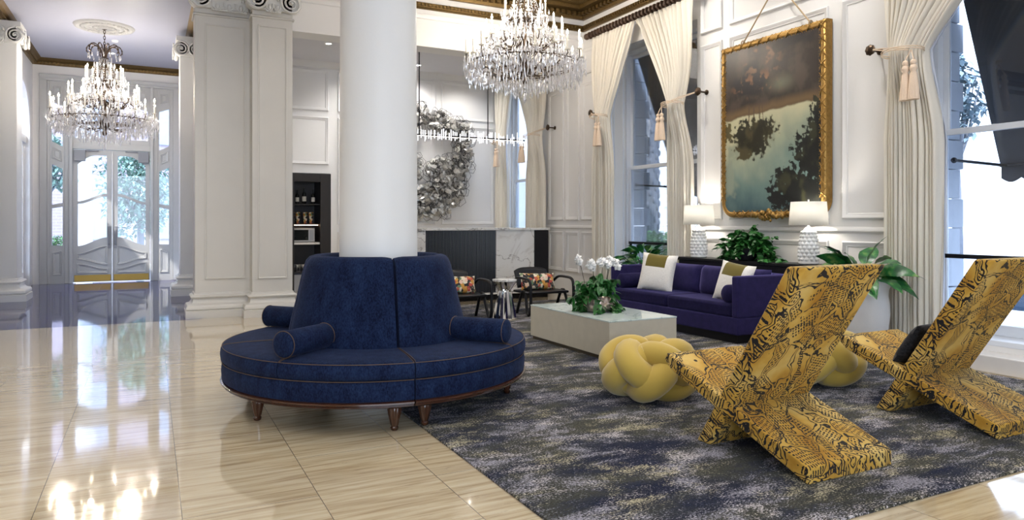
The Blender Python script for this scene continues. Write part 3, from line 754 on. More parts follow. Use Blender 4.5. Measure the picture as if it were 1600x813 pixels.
def pilaster(x0, x1, y0, y1, label, volx, z=4.19):
    r = thing('pilaster', label, 'pillar', ((x0 + x1) / 2, y0, 0))
    cx, cy = (x0 + x1) / 2, y0
    pl = [(x0 - cx, y1 - cy), (x0 - cx, 0), (x1 - cx, 0), (x1 - cx, y1 - cy)]
    MB().prism(pl, 0, 4.62).build('shaft', 'column_paint', r, smooth=False, bevel=.01)
    m = MB(); m.sweep([(p[0], p[1], 0) for p in pl], (0, 0, 1), [(-a * 1.25, b * 1.1) for a, b in BASEP]); m.build('base', 'column_paint', r)
    m = MB(); q = .06; m.prism([(x0 - cx - q, y1 - cy), (x0 - cx - q, -q), (x1 - cx + q, -q), (x1 - cx + q, y1 - cy)], 4.54, 4.62)
    h = (x1 - x0) / 2
    for vx, fl in ((-h + .02, 1), (h - .02, -1)): volute(m, vx, -.06, 4.39, .13, flip=fl)
    m.box(-h, h, -.06, .1, 4.27, 4.54)
    if h > .2: ornament(m, -h + .16, h - .16, -.05, 4.25, 4.5, 2, 5)
    for vy in (.12, y1 - cy - .06):   # volutes on the return side that faces the hall
        s = volx; m2 = s * h
        n = 22; 
        for k in range(1): m.ball((m2 + s * .05, vy, 4.39), .12, 14, 8, sc_=(.45, 1, 1))
        m.tube([(m2 + s * .10, vy + .12 * (1 - .85 * t / 40) * math.cos(1.57 - t * .33), 4.39 + .12 * (1 - .85 * t / 40) * math.sin(1.57 - t * .33)) for t in range(41)], .013, 5)
    m.build('capital', 'capital', r)
pilaster(-2.5, -1.97, 14.2, 14.75, 'white pilaster at the left edge with a scroll capital', 1)
pilaster(.47, .75, 13.97, 14.5, 'narrow white pilaster in the hall left of the broad pillar', -1)
# the round column
r = thing('round_column', 'big smooth white round column rising through the circular sofa', 'column', (1.54, 5.25, 0))
prof = [(.30, .30)] + [(.292 - .020 * (i / 12) ** 1.6, .30 + i * (4.36 / 12)) for i in range(1, 13)]
MB().lathe(prof, 72).build('shaft', 'column_paint', r, angle=60)
MB().lathe([(.36, .0), (.36, .10), (.35, .12), (.34, .15), (.355, .19), (.34, .23), (.31, .26), (.30, .30)], 64).build('base', 'column_paint', r)
MB().lathe([(.272, 4.66), (.30, 4.68), (.31, 4.70), (.29, 4.74), (.30, 4.8), (.36, 4.9), (.40, 4.93), (.40, CEIL)], 64).build('capital', 'column_paint', r)

# hall ceiling medallion
m = MB(); m.lathe([(.02, -.05), (.10, -.055), (.12, -.03), (.22, -.025), (.24, -.045), (.27, -.03), (.40, -.02), (.43, -.04), (.46, -.03), (.48, 0)], 48)
for i in range(24):
    a = 2 * PI * i / 24
    m.ball((.34 * math.cos(a), .34 * math.sin(a), -.03), .04, 8, 6, sc_=(1, 1, .6)); m.ball((.17 * math.cos(a), .17 * math.sin(a), -.03), .022, 6, 5)
o = m.build('ceiling_medallion', 'medallion', loc=(-.72, 14.4, HC)); tag(o, 'round white plaster ceiling medallion above the far chandelier', 'medallion')
# smoke detector
o = MB().lathe([(.0, -.035), (.05, -.03), (.06, 0)], 20).build('smoke_detector', 'white_ceramic', loc=(-.60, 15.4, HC)); tag(o, 'small white smoke detector on the hall ceiling', 'smoke detector')
# downlight fitting; one belongs to the alcove, the rest are added as fill
def downlight(x, y, z, label, group=None):
    d = thing('downlight', label, 'ceiling light', (x, y, z), group=group)
    MB().lathe([(.045, -.004), (.07, -.006), (.075, 0)], 24, cap=False).build('trim_ring', 'white_ceramic', d)
    MB().lathe([(.0, -.001), (.045, -.003)], 20, cap=False).build('lens', 'downlight', d)
downlight(4.70, 13.3, AC, 'round recessed downlight in the alcove ceiling above the sculpture')
# ------------------------------------------------------------------ rug
m = MB().box(1.53, 6.36, 2.10, 10.25, 0, .013)
tag(m.build('rug', 'rug', smooth=False, bevel=.004), 'large distressed blue grey rug under the seating group', 'rug')
RZ = .013
# ------------------------------------------------------------------ round sofa
r = thing('round_sofa', 'big circular navy sofa wrapped around the white column', 'sofa', (1.54, 5.25, 0))
GAP = -PI / 2 - .085
def sector(prof, a0, a1, n=24): return MB().lathe(prof, n, a0=a0, a1=a1)
for q in range(4):
    a0 = GAP + q * PI / 2 + .004; a1 = GAP + (q + 1) * PI / 2 - .004
    b = sector([(.50, .205), (1.085, .205), (1.10, .215), (1.105, .27), (1.10, .325), (1.09, .335), (.50, .335)], a0, a1, 32).build('upholstered_base', 'denim', r)
    MB().tube([(1.103 * math.cos(a0 + (a1 - a0) * i / 32), 1.103 * math.sin(a0 + (a1 - a0) * i / 32), .337) for i in range(33)], .0024, 6).build('piping', 'piping', b)
    sector([(.50, .165), (1.07, .165), (1.085, .168), (1.095, .175), (1.09, .183), (1.10, .187), (1.112, .195), (1.112, .203), (1.10, .208), (.50, .208)], a0, a1, 32).build('wood_rail', 'wood_trim', r)
    # backrest quarter
    prof = [(.665, .42), (.66, .48), (.635, .60), (.60, .74), (.57, .88), (.545, .98), (.528, 1.025), (.505, 1.05), (.47, 1.062), (.435, 1.055), (.415, 1.03), (.405, .98), (.40, .42)]
    g = .012
    mm = MB(); n = 22; k = len(prof); vs = []
    for i in range(n + 1):
        a = a0 + g + (a1 - a0 - 2 * g) * i / n
        e = min(i, n - i); sh = {0: .06, 1: .018}.get(e, 0)   # soften the vertical ends
        for (rr, z) in prof:
            c = .52; vs.append((( rr + (c - rr) * sh) * math.cos(a), (rr + (c - rr) * sh) * math.sin(a), z - sh * .35 * max(0, z - .6)))
    fs = []
    for i in range(n):
        for j in range(k - 1): fs.append((i * k + j, (i + 1) * k + j, (i + 1) * k + j + 1, i * k + j + 1))
    fs.append(tuple(range(k))); fs.append(tuple(n * k + j for j in range(k))[::-1]); mm.add(vs, fs)
    mm.build('backrest', 'denim', r, angle=70)
for q in range(8):
    a0 = GAP + q * PI / 4 + .003; a1 = GAP + (q + 1) * PI / 4 - .003
    prof = [(.60, .34), (1.095, .34), (1.108, .352), (1.112, .385), (1.108, .42), (1.098, .438), (1.07, .448), (.95, .456), (.80, .458), (.60, .458)]
    c = sector(prof, a0, a1, 14).build('seat_cushion', 'denim', r, angle=50)
    pp = [(1.10 * math.cos(a0 + (a1 - a0) * i / 14), 1.10 * math.sin(a0 + (a1 - a0) * i / 14), .440) for i in range(15)]
    rad = [(.66, .459), (.8, .4595), (.95, .457), (1.07, .449)]
    mm = MB(); e0 = a0 + .004; e1 = a1 - .004
    mm.tube([(x * math.cos(e0), x * math.sin(e0), z) for x, z in rad] + pp + [(x * math.cos(e1), x * math.sin(e1), z) for x, z in rad[::-1]], .0024, 6)
    mm.build('piping', 'piping', c)
for q in range(4):
    a = GAP + PI / 4 + q * PI / 2
    mat = Matrix.Translation((0, 0, .541)) @ Matrix.Rotation(a, 4, 'Z') @ Matrix.Rotation(PI / 2, 4, 'Y')
    R = .083
    prof = [(0.001, .62), (R * .7, .625), (R * .93, .635), (R, .655), (R, 1.045), (R * .95, 1.058), (R * .75, 1.066), (.001, 1.07)]
    bo = MB().lathe(prof, 28, mat=mat).build('bolster', 'denim', r, angle=50)
    for d in (.650, 1.050): MB().tube([mat @ V((R + .001) * math.cos(t * PI / 16), (R + .001) * math.sin(t * PI / 16), d) for t in range(32)], .0026, 6, closed=True).build('piping', 'piping', bo)
def carved_leg(h):
    return MB().lathe([(.018, 0), (.024, .006), (.026, .02), (.021, .028), (.024, .036), (.029, .06), (.038, .10), (.044, h - .03), (.04, h - .012), (.034, h - .006), (.034, h)], 40, fn=lambda a, z: 1 + (.07 * math.cos(10 * a) if .03 < z < h - .02 else 0))
LEGA = [GAP - .10, GAP + .10, GAP - 1.14, GAP + 1.17, GAP + PI - .10, GAP + PI + .10, GAP + PI - 1.14, GAP + PI + 1.17]
for a in LEGA:
    x, y = .97 * math.cos(a), .97 * math.sin(a); zz = RZ if 1.54 + x > 1.5 else 0
    carved_leg(.166 - zz).build('leg', 'wood_trim', r, loc=(x, y, zz))

# ------------------------------------------------------------------ helper cushions
def cushion_mesh(w, h, t, n=14, p=2.6, pinch=.06):
    """soft square cushion in local XZ plane, thickness along Y"""
    m = MB(); vs = []; idx = {}
    for side in (-1, 1):
        for i in range(n + 1):
            for j in range(n + 1):
                u = -1 + 2 * i / n; v = -1 + 2 * j / n
                e = max(0, (1 - abs(u) ** p)) ** .5 * max(0, (1 - abs(v) ** p)) ** .5
                px_ = u * (1 - pinch * (1 - abs(v) ** 2) * abs(u)); pz = v * (1 - pinch * (1 - abs(u) ** 2) * abs(v))
                if side == 1 and (i in (0, n) or j in (0, n)): idx[(side, i, j)] = idx[(-1, i, j)]; continue
                idx[(side, i, j)] = len(vs); vs.append((px_ * w / 2, side * e * t / 2, pz * h / 2))
    fs = []
    for i in range(n):
        for j in range(n):
            for side in (-1, 1):
                q = [idx[(side, i, j)], idx[(side, i + 1, j)], idx[(side, i + 1, j + 1)], idx[(side, i, j + 1)]]
                fs.append(tuple(q if side == -1 else q[::-1]))
    m.add(vs, fs); return m
def rbox(mb_or_none, x0, x1, y0, y1, z0, z1): return MB().box(x0, x1, y0, y1, z0, z1)

# ------------------------------------------------------------------ long sofa (faces -X)
SX0, SX1, SY0, SY1 = 5.52, 6.32, 5.60, 7.92
r = thing('long_sofa', 'long indigo velvet sofa with bolsters below the painting', 'sofa', (SX0, (SY0 + SY1) / 2, RZ))
cy = (SY0 + SY1) / 2; h = (SY1 - SY0) / 2; D = SX1 - SX0
MB().box(.03, D - .03, -h + .03, h - .03, .0, .09).build('plinth', 'black', r, smooth=False)
MB().box(0, D, -h, h, .09, .27).build('skirt', 'velvet', r, bevel=.012)
for s in (-1, 1):
    y0, y1 = (-h, -h + .09) if s < 0 else (h - .09, h)
    MB().box(0, D, y0, y1, .27, .715).build('arm', 'velvet', r, bevel=.018, seg=3)
MB().box(D - .14, D, -h + .09, h - .09, .27, .715).build('back', 'velvet', r, bevel=.015)
L = (2 * h - .18) / 2
for k in range(2):
    y0 = -h + .09 + k * L
    MB().box(.0, D - .14, y0 + .003, y0 + L - .003, .27, .42).build('seat_cushion', 'seatvelvet', r, bevel=.035, seg=4)
for k in range(4):
    w = (2 * h - .18) / 4; yc_ = -h + .09 + (k + .5) * w
    o = cushion_mesh(w + .015, .36, .20, 12, 4.5, .02).build('back_cushion', 'velvet', r, loc=(D - .235, yc_, .585)); o.rotation_euler = (-.16, 0, PI / 2); o.rotation_euler = (0, .14, 0); 
    o.rotation_euler = Matrix.Rotation(.14, 4, 'Y').to_3x3().__matmul__(Matrix.Rotation(PI / 2, 3, 'Z')).to_euler()
for s in (-1, 1):
    R = .10; yy = s * (h - .09 - R + .005)
    mat = Matrix.Translation((0, yy, .515)) @ Matrix.Rotation(PI / 2, 4, 'Y')
    MB().lathe([(.001, .015), (R * .8, .02), (R, .045), (R, .50), (R * .8, .53), (.001, .535)], 24, mat=mat).build('bolster', 'seatvelvet', r, angle=50)
def pillow(name, loc, rz, tilt, roll, mat, w, hh, t, label, group=None):
    o = cushion_mesh(w, hh, t, 16).build(name, mat, angle=80)
    o.location = loc
    o.rotation_euler = (Matrix.Rotation(rz, 3, 'Z') @ Matrix.Rotation(tilt, 3, 'X') @ Matrix.Rotation(roll, 3, 'Y')).to_euler()
    tag(o, label, 'pillow', group); return o
# local -Y is the face; rz turns it to face -X
pillow('throw_pillow', (5.80, 7.28, .66), -PI / 2 + .42, -.22, .08, 'pillow', .50, .49, .16, 'white and olive throw pillow at the far left of the long sofa', 'white pillows with olive blocks')
pillow('throw_pillow', (5.84, 5.98, .625), -PI / 2 + .10, -.28, .12, 'pillow', .48, .46, .15, 'white and olive throw pillow leaning by the near bolster of the long sofa', 'white pillows with olive blocks')

# ------------------------------------------------------------------ console and lamps
r = thing('console_table', 'long black console table behind the indigo sofa', 'table', (6.49, 6.28, 0))
MB().box(-.155, .155, -1.29, 1.29, .80, .84).build('tabletop', 'black', r, smooth=False, bevel=.006)
MB().box(-.13, .13, -1.25, 1.25, .70, .80).build('apron', 'black_satin', r, smooth=False, bevel=.004)
for sx in (-1, 1):
    for sy in (-1, 1): MB().box(sx * .12 - .025, sx * .12 + .025, sy * 1.22 - .025, sy * 1.22 + .025, 0, .70).build('leg', 'black_satin', r, smooth=False, bevel=.004)
def lamp(x, y, z, label, s=1):
    r = thing('table_lamp', label, 'lamp', (x, y, z), group='white lamps on the console table'); r.scale = (1, 1, .95)
    m = MB(); m.lathe([(.09 * s, 0), (.105 * s, .01), (.105 * s, .03), (.098 * s, .05), (.10 * s, .12), (.096 * s, .22), (.084 * s, .32), (.062 * s, .39), (.04 * s, .42), (.02 * s, .43), (.012, .44), (.012, .47)], 32)
    for row in range(8):
        z_ = .06 + row * .044; rr = (.100 if z_ < .2 else .100 - (z_ - .2) * .17) * s
        for k in range(12):
            a = 2 * PI * (k + .5 * (row % 2)) / 12
            m.ball((rr * math.cos(a), rr * math.sin(a), z_), .022 * s, 8, 6, mat=Matrix.Rotation(a, 4, 'Z'), sc_=(.75, 1, 1))
    m.build('lamp_base', 'white_ceramic', r)
    R = .205 * s
    o = MB().lathe([(R, .455), (R * .90, .455 + .27 * s)], 40, cap=False).build('lamp_shade', 'shade', r, solid=.003)
    mm = MB(); mm.tube([(0, 0, .45), (0, 0, .455 + .28 * s)], .004, 6); mm.ball((0, 0, .455 + .29 * s), .012)
    for k in range(3): a = k * 2.1; mm.tube([(0, 0, .455 + .26 * s), (R * .9 * math.cos(a), R * .9 * math.sin(a), .455 + .265 * s)], .002, 5)
    mm.build('harp', 'steel', r)
    MB().ball((0, 0, .56), .03, 12, 8).build('light_bulb', 'flame', r)
    l = bpy.data.lights.new('lamp_light', 'POINT'); l.energy = 12; l.color = (1, .93, .84); l.shadow_soft_size = .06
    lo = bpy.data.objects.new('lamp_light', l); COL.objects.link(lo); lo.location = (x, y, z + .58)
lamp(6.47, 7.26, .84, 'bumpy white table lamp nearer the left window, beyond the bushy plant')
lamp(6.47, 5.50, .84, 'bumpy white table lamp under the painting\'s right corner, nearer the urn')

# ------------------------------------------------------------------ plants
def leaf(mb, base, d, L, W, droop=.5, fold=.25, n=6, heart=False, wav=0, tw=0):
    base = V(*base); d = V(*d).normalized()
    side = d.cross(V(0, 0, 1)); side = side.normalized() if side.length > 1e-3 else V(1, 0, 0)
    if tw: side = (Matrix.Rotation(tw, 3, d) @ side)
    p = base.copy(); dd = d.copy(); vs = []; st = L / n
    for i in range(n + 1):
        t = i / n
        if heart: w = W * .5 * math.sin(PI * min(1, (t + .10) / 1.10) ** .62) if t < 1 else .001
        else: w = W * .5 * math.sin(PI * min(.999, t * .96 + .04) ** .8)
        if i == n: w = .0008
        up = side.cross(dd).normalized()
        e = wav * math.sin(t * 18) * w
        vs += [p - side * w + up * (fold * w + e), p, p + side * w + up * (fold * w - e)]
        dd = (dd + V(0, 0, -droop * st / L * 1.2)).normalized(); p = p + dd * st
    fs = []
    for i in range(n):
        a = i * 3
        fs += [(a, a + 1, a + 4, a + 3), (a + 1, a + 2, a + 5, a + 4)]
    mb.add(vs, fs); return p
def rdir(rnd, el0, el1):
    a = rnd.uniform(0, 2 * PI); e = rnd.uniform(el0, el1); return V(math.cos(a) * math.cos(e), math.sin(a) * math.cos(e), math.sin(e))
# peace-lily like plant beyond the sofa
rnd = random.Random(3)
r = thing('potted_plant', 'low broad leaved plant in front of the left window behind the sofa arm', 'plant', (6.33, 8.20, 0))
MB().lathe([(.13, 0), (.15, .02), (.19, .45), (.21, .60), (.215, .62), (.20, .62), (.18, .58), (.001, .56)], 32).build('pot', 'black_satin', r)
m = MB(); ms = MB()
for i in range(80):
    d = rdir(rnd, .10, 1.35); b = V(d.x * .05, d.y * .05, .56); s = rnd.uniform(.16, .38); e = b + V(d.x * s, d.y * s, abs(d.z) * s * 1.0 + .02)
    ms.tube([b, e], .003, 5); leaf(m, e, (d.x, d.y, d.z * .35 + .15), rnd.uniform(.18, .28), rnd.uniform(.07, .10), .9, tw=rnd.uniform(-1, 1))
m.build('leaves', 'leaf2', r); ms.build('stem', 'stem', r)
# bushy pothos on the console
rnd = random.Random(5)
r = thing('potted_plant', 'bushy trailing green plant between the two lamps on the console', 'plant', (6.47, 6.40, .84))
MB().lathe([(.10, 0), (.12, .02), (.14, .14), (.145, .15), (.13, .15), (.001, .13)], 28).build('pot', 'black_satin', r)
m = MB(); ms = MB()
for i in range(60):
    d = rdir(rnd, .05, 1.3); dy = d.y * 1.75
    L_ = rnd.uniform(.20, .36); pts = []
    for k in range(7):
        t = k / 6; pts.append(V(d.x * L_ * t * .55 - .0, dy * L_ * t * 1.0, .14 + d.z * L_ * t - .22 * t * t * (1.2 - d.z)))
    pts = [V(max(-.24, min(.16, p.x)), p.y, max(.01, p.z)) for p in pts]
    ms.tube(pts, .0025, 5)
    for k in range(1, 7):
        for q in range(3):
            dd = rdir(rnd, -.3, .7); leaf(m, pts[k], dd, rnd.uniform(.065, .11), rnd.uniform(.05, .08), .8, heart=True, tw=rnd.uniform(-1, 1))
m.build('leaves', 'leaf', r); ms.build('stem', 'stem', r)
# urn with variegated plant
rnd = random.Random(11)
r = thing('planter_urn', 'tall white stone urn holding a plant beside the right curtain', 'planter', (6.12, 4.60, 0))
MB().lathe([(.16, 0), (.17, .02), (.165, .05), (.20, .12), (.245, .28), (.262, .42), (.258, .52), (.245, .60), (.25, .66), (.285, .735), (.29, .755), (.27, .76), (.235, .68), (.22, .62), (.001, .60)], 48).build('body', 'concrete_pot', r)
MB().lathe([(.001, .66), (.225, .66)], 24, cap=False).build('soil', 'soil', r)
r = thing('leafy_plant', 'large leaved variegated plant growing in the white urn', 'plant', (6.12, 4.60, .66))
m = MB(); ms = MB()
LV = [(-.55, .1, .75, .32, .13), (-.8, -.3, .25, .30, .12), (.2, -.9, .45, .38, .13), (.5, -.6, .3, .40, .13), (-.3, .5, .9, .34, .13), (.1, -.3, .95, .34, .12), (-.7, .6, .35, .34, .12), (-.2, -1, .12, .36, .13), (.4, -.9, -.1, .36, .14), (-.6, -.8, -.05, .34, .13), (0, .8, .5, .32, .12), (-.9, 0, .1, .32, .12), (-.5, .9, .15, .34, .12), (.3, .5, .7, .3, .11), (-.1, -.7, .6, .36, .12)]
for i in range(34):
    if i < len(LV): x, y, z, L_, W = LV[i]
    else:
        q = rdir(rnd, -.1, 1.0); x, y, z = q; L_ = rnd.uniform(.26, .34); W = rnd.uniform(.11, .15)
    d = V(x, y, z).normalized(); b = V(d.x * .05, d.y * .05, 0); e = b + V(d.x * .14, d.y * .14, .08 + max(0, d.z) * .17)
    ms.tube([b, (b + e) / 2 + V(0, 0, .02), e], .006, 6); leaf(m, e, (d.x, d.y, d.z * .8 + .12), L_, W * 1.25, .8, fold=.15, n=9, wav=.08, tw=rnd.uniform(-1.1, 1.1))
m.build('leaves', 'leaf2', r); ms.build('stem', 'stem', r)

# ------------------------------------------------------------------ coffee table
r = thing('coffee_table', 'low rectangular stone coloured coffee table with a pale glass top', 'table', (4.165, 6.19, RZ))
MB().box(-.375, .375, -.74, .74, 0, .035).build('kick_base', 'table_kick', r, smooth=False)
MB().box(-.395, .395, -.76, .76, .035, .362).build('body', 'table_stone', r, smooth=False, bevel=.004)
MB().box(-.397, .397, -.762, .762, .362, .375).build('tabletop', 'tabletop', r, smooth=False, bevel=.002)
TZ = RZ + .375
# orchids
rnd = random.Random(22)
r = thing('orchid_arrangement', 'white orchids with trailing greenery in a mirrored bowl on the coffee table', 'plant', (4.10, 6.12, TZ))
MB().lathe([(.11, 0), (.14, .01), (.17, .05), (.172, .10), (.16, .15), (.15, .165), (.14, .16), (.001, .14)], 36).build('bowl', 'cream_bowl', r)
m = MB(); ms = MB()
for i in range(60):
    d = rdir(rnd, -.1, 1.3); L_ = rnd.uniform(.12, .27); pts = []
    for k in range(6):
        t = k / 5; pts.append(V(d.x * (.05 + L_ * t), d.y * (.05 + L_ * t), .15 + d.z * L_ * t * 1.1 - .20 * t * t * (1.1 - max(0, d.z))))
    pts = [V(p.x, p.y, max(.015, p.z)) for p in pts]
    ms.tube(pts, .002, 5)
    for k in range(1, 6):
        for q in range(2): leaf(m, pts[k], rdir(rnd, -.8, .5), rnd.uniform(.07, .12), rnd.uniform(.05, .08), 1.0, heart=True, tw=rnd.uniform(-1, 1))
for i in range(10):
    a = i * .63; leaf(m, (.03 * math.cos(a), .03 * math.sin(a), .16), (math.cos(a), math.sin(a), .5 + .5 * (i % 2)), .24, .07, 1.1)
m.build('leaves', 'leaf', r); ms.build('vines', 'stem', r)
for i, (x, y, hh) in enumerate(((-.17, .07, .52), (-.07, -.02, .48), (.03, -.05, .50), (.13, -.03, .51), (.20, .05, .48))):
    tip = V(x, y, hh); st = MB().tube([(x * .35, y * .3, .12), (x * .7, y * .7, .28), (x * .9, y, hh - .06), (x, y, hh - .01), (x * 1.2 + .02, y * 1.1, hh + .015)], .0035, 6).build('flower_stem', 'stem', r)
    fl = MB()
    for k in range(7):
        t = k / 6; c = V(x * (.92 + .3 * t) + (t - .5) * .07 + rnd.uniform(-.018, .018), y + rnd.uniform(-.02, .02), hh + .02 * math.sin(t * 3) - .02 + rnd.uniform(-.02, .03))
        f = rdir(rnd, -.3, .4); f = (f + V(-.5, -1, .1)).normalized(); u = f.orthogonal().normalized(); w = f.cross(u)
        for q in range(5):
            a = 2 * PI * q / 5 + rnd.random() * .3; dd = u * math.cos(a) + w * math.sin(a) + f * .15; leaf(fl, c, dd, .046, .052, .1, n=4, tw=rnd.uniform(.4, 1.2))
        fl.ball(c + f * .006, .006, 6, 5)
    fl.build('blossoms', 'petal', st, solid=.0015)

# ------------------------------------------------------------------ knotted poufs
def pouf(x, y, rz, label):
    n = 420; pts = []
    A, R0, rt = 1.0, .266, .101
    for i in range(n):
        t = 2 * PI * i / n; lon = 3 * t; lat = A * math.cos(5 * t); rr = R0 + .040 * math.sin(10 * t)
        pts.append((rr * math.cos(lat) * math.cos(lon), rr * math.cos(lat) * math.sin(lon), .212 + (rr * .52) * math.sin(lat) ))
    m = MB(); m.tube(pts, rt, 14, closed=True); m.ball((0, 0, .19), .2, 16, 10, sc_=(1, 1, .7))
    o = m.build('knot_pouf', 'mustard', angle=0, loc=(x, y, RZ), rot=(0, 0, rz)); tag(o, label, 'pouf', 'knotted mustard poufs')
    return o
pouf(3.30, 4.24, .35, 'knotted mustard pouf in front of the coffee table')
pouf(4.82, 4.02, 1.2, 'knotted mustard pouf between the two patterned chairs')

M['black_cloth'] = fabric('black_woven_cloth', (.008, .008, .010), (.03, .03, .034), 60, sheen=.1)
# ------------------------------------------------------------------ patterned plank chairs
def plank(name, poly, ang, x0, x1, parent, mat='stitched'):
    """poly in (y,z); built in a local frame turned by ang about X so the fabric runs along the plank"""
    c = V(0, sum(p[0] for p in poly) / len(poly), sum(p[1] for p in poly) / len(poly))
    R = Matrix.Rotation(-ang, 3, 'X'); m = MB()
    vs = []
    for x in (x0, x1):
        for p in poly: vs.append(R @ (V(x, p[0], p[1]) - c))
    n = len(poly); fs = [tuple(range(n))[::-1], tuple(range(n, 2 * n))] + [(i, (i + 1) % n, n + (i + 1) % n, n + i) for i in range(n)]
    m.add(vs, fs)
    o = m.build(name, mat, parent, bevel=.016, seg=3); o.location = c; o.rotation_euler = (ang, 0, 0); return o
def plank_chair(x, label):
    r = thing('plank_chair', label, 'chair', (x, 2.85, RZ), group='mustard and black patterned plank chairs')
    w = .315
    s = plank('seat', [(-.41, 0), (-.41, .085), (.66, .475), (.685, .43), (.62, .375), (-.40, 0)], .365, -w, w, r)
    b = plank('backrest', [(.285, 0), (.40, 0), (-.27, 1.065), (-.385, 1.065)], -1.005, -w + .004, w - .004, r)
    return r
c1 = plank_chair(3.185, 'black and mustard patterned plank chair nearest the camera')
c2 = plank_chair(4.785, 'black and mustard patterned plank chair at the right edge')
pillow('lumbar_pillow', (4.74, 3.06, .475), PI, -.60, 0, 'black_cloth', .46, .34, .13, 'black cushion lying on the right plank chair seat')

# ------------------------------------------------------------------ black bentwood armchairs
def bez(pts, n=8):
    """smooth path through points (Catmull-Rom)"""
    P = [V(*p) for p in pts]; out = []
    for i in range(len(P) - 1):
        p0, p1, p2, p3 = P[max(i - 1, 0)], P[i], P[i + 1], P[min(i + 2, len(P) - 1)]
        for k in range(n):
            t = k / n
            out.append(.5 * ((2 * p1) + (p2 - p0) * t + (2 * p0 - 5 * p1 + 4 * p2 - p3) * t * t + (3 * p1 - p0 - 3 * p2 + p3) * t ** 3))
    out.append(P[-1]); return out
def armchair(x, y, label, pl):
    r = thing('bentwood_armchair', label, 'chair', (x, y, RZ), group='black bentwood armchairs in front of the bar'); r.scale = (1, 1, .88)
    for s in (-1, 1):
        X = s * .34
        fr = [(X * .96, .52, .50), (X, .40, .575), (X, .20, .585), (X, .06, .57), (X, .0, .50), (X, -.01, .30), (X, .0, .10), (X, .035, .03), (X, .08, .035), (X * .98, .12, .12), (X * .93, .19, .34), (X * .93, .24, .375), (X * .93, .30, .34), (X * .93, .40, .13), (X * .93, .45, .0)]
        MB().tube(bez(fr, 6), .021, 10).build('side_frame', 'black', r)
    # seat shell and back
    m = MB(); m.box(-.325, .325, .08, .56, .335, .375); m.build('seat', 'black', r, bevel=.016)
    m = MB(); n = 14
    prof = []
    for i in range(n + 1):
        u = -1 + 2 * i / n; hh = .72 - .05 * abs(u) ** 4
        prof.append((u * .27, .60 - .05 * (1 - u * u) * -1 + .0, hh))
    vs = []; 
    for (px_, py, hz) in prof:
        for k in range(7):
            t = k / 6; vs.append((px_ * (1 - .05 * (1 - t)), py - .07 + .10 * t, .40 + (hz - .40) * t))
    fs = [(i * 7 + k, (i + 1) * 7 + k, (i + 1) * 7 + k + 1, i * 7 + k + 1) for i in range(n) for k in range(6)]
    m.add(vs, fs); m.build('backrest', 'black_satin', r, solid=.02)
    for s in (-1, 1): MB().tube([(s * .18, .50, .36), (s * .18, .56, .42), (s * .24, .59, .50), (s * .30, .55, .51), (s * .328, .50, .505)], .013, 8).build('back_support', 'black', r)
    p = pillow('lumbar_pillow', (x + pl, y + .38, RZ + .33 + .115), 0, -.32, .03, 'floral', .56, .25, .13, 'floral lumbar pillow on the ' + ('left' if x < 4 else 'right') + ' black armchair', 'floral lumbar pillows')
armchair(3.68, 8.50, 'black bentwood armchair left of the chrome side table, partly behind the round sofa', .0)
armchair(4.95, 8.50, 'black bentwood armchair right of the chrome side table', -.02)

# chrome side table
r = thing('side_table', 'faceted chrome side table with a marble top between the armchairs', 'table', (4.24, 8.55, RZ))
mm = MB(); n = 26; rings = [(.150, 0), (.145, .01), (.085, .36), (.075, .38), (.155, .50)]
vs = []
for j, (rr, z) in enumerate(rings):
    for i in range(n):
        a = 2 * PI * (i + (.5 if j >= 3 else 0)) / n; q = rr * (1 + .09 * (-1) ** i + .04 * math.sin(i * 5.1)); vs.append((q * math.cos(a), q * math.sin(a), z))
fs = [(j * n + i, j * n + (i + 1) % n, (j + 1) * n + (i + 1) % n, (j + 1) * n + i) for j in range(len(rings) - 1) for i in range(n)] + [tuple(range(n))[::-1], tuple((len(rings) - 1) * n + i for i in range(n))]
mm.add(vs, fs); mm.build('pedestal', 'chrome', r, smooth=False)
MB().lathe([(.160, .50), (.164, .503), (.164, .525), (.158, .528), (.001, .528)], 40).build('tabletop', 'marble', r)

# ------------------------------------------------------------------ bar counter
r = thing('bar_counter', 'marble fronted bar counter with black fluted centre below the sculpture', 'counter', (4.56, 10.8, 0))
X0, X1 = -1.65, 1.65
MB().box(X0 - .02, X1 + .02, -.03, .55, 1.17, 1.21).build('countertop', 'marble', r, smooth=False, bevel=.006)
MB().box(X0, X1, .02, .5, 0, .13).build('plinth', 'black_satin', r, smooth=False)
MB().box(X0 - .02, X1 + .02, -.10, .04, .10, .125).build('foot_ledge', 'marble', r, smooth=False, bevel=.004)
for a, b in ((-1.37, -.62), (.64, 1.37)): MB().box(a, b, 0, .5, .13, 1.17).build('marble_panel', 'marble', r, smooth=False, bevel=.003)
for a, b in ((X0, -1.37), (1.37, X1)): MB().box(a, b, -.01, .5, .13, 1.17).build('end_panel', 'black_satin', r, smooth=False, bevel=.003)
m = MB(); m.box(-.62, .64, .03, .5, .13, 1.17)
k = 46
for i in range(k):
    x = -.62 + 1.26 * (i + .5) / k; m.tube([(x, .03, .14), (x, .03, 1.165)], .0125, 8)
m.build('fluted_panel', 'fluted', r)
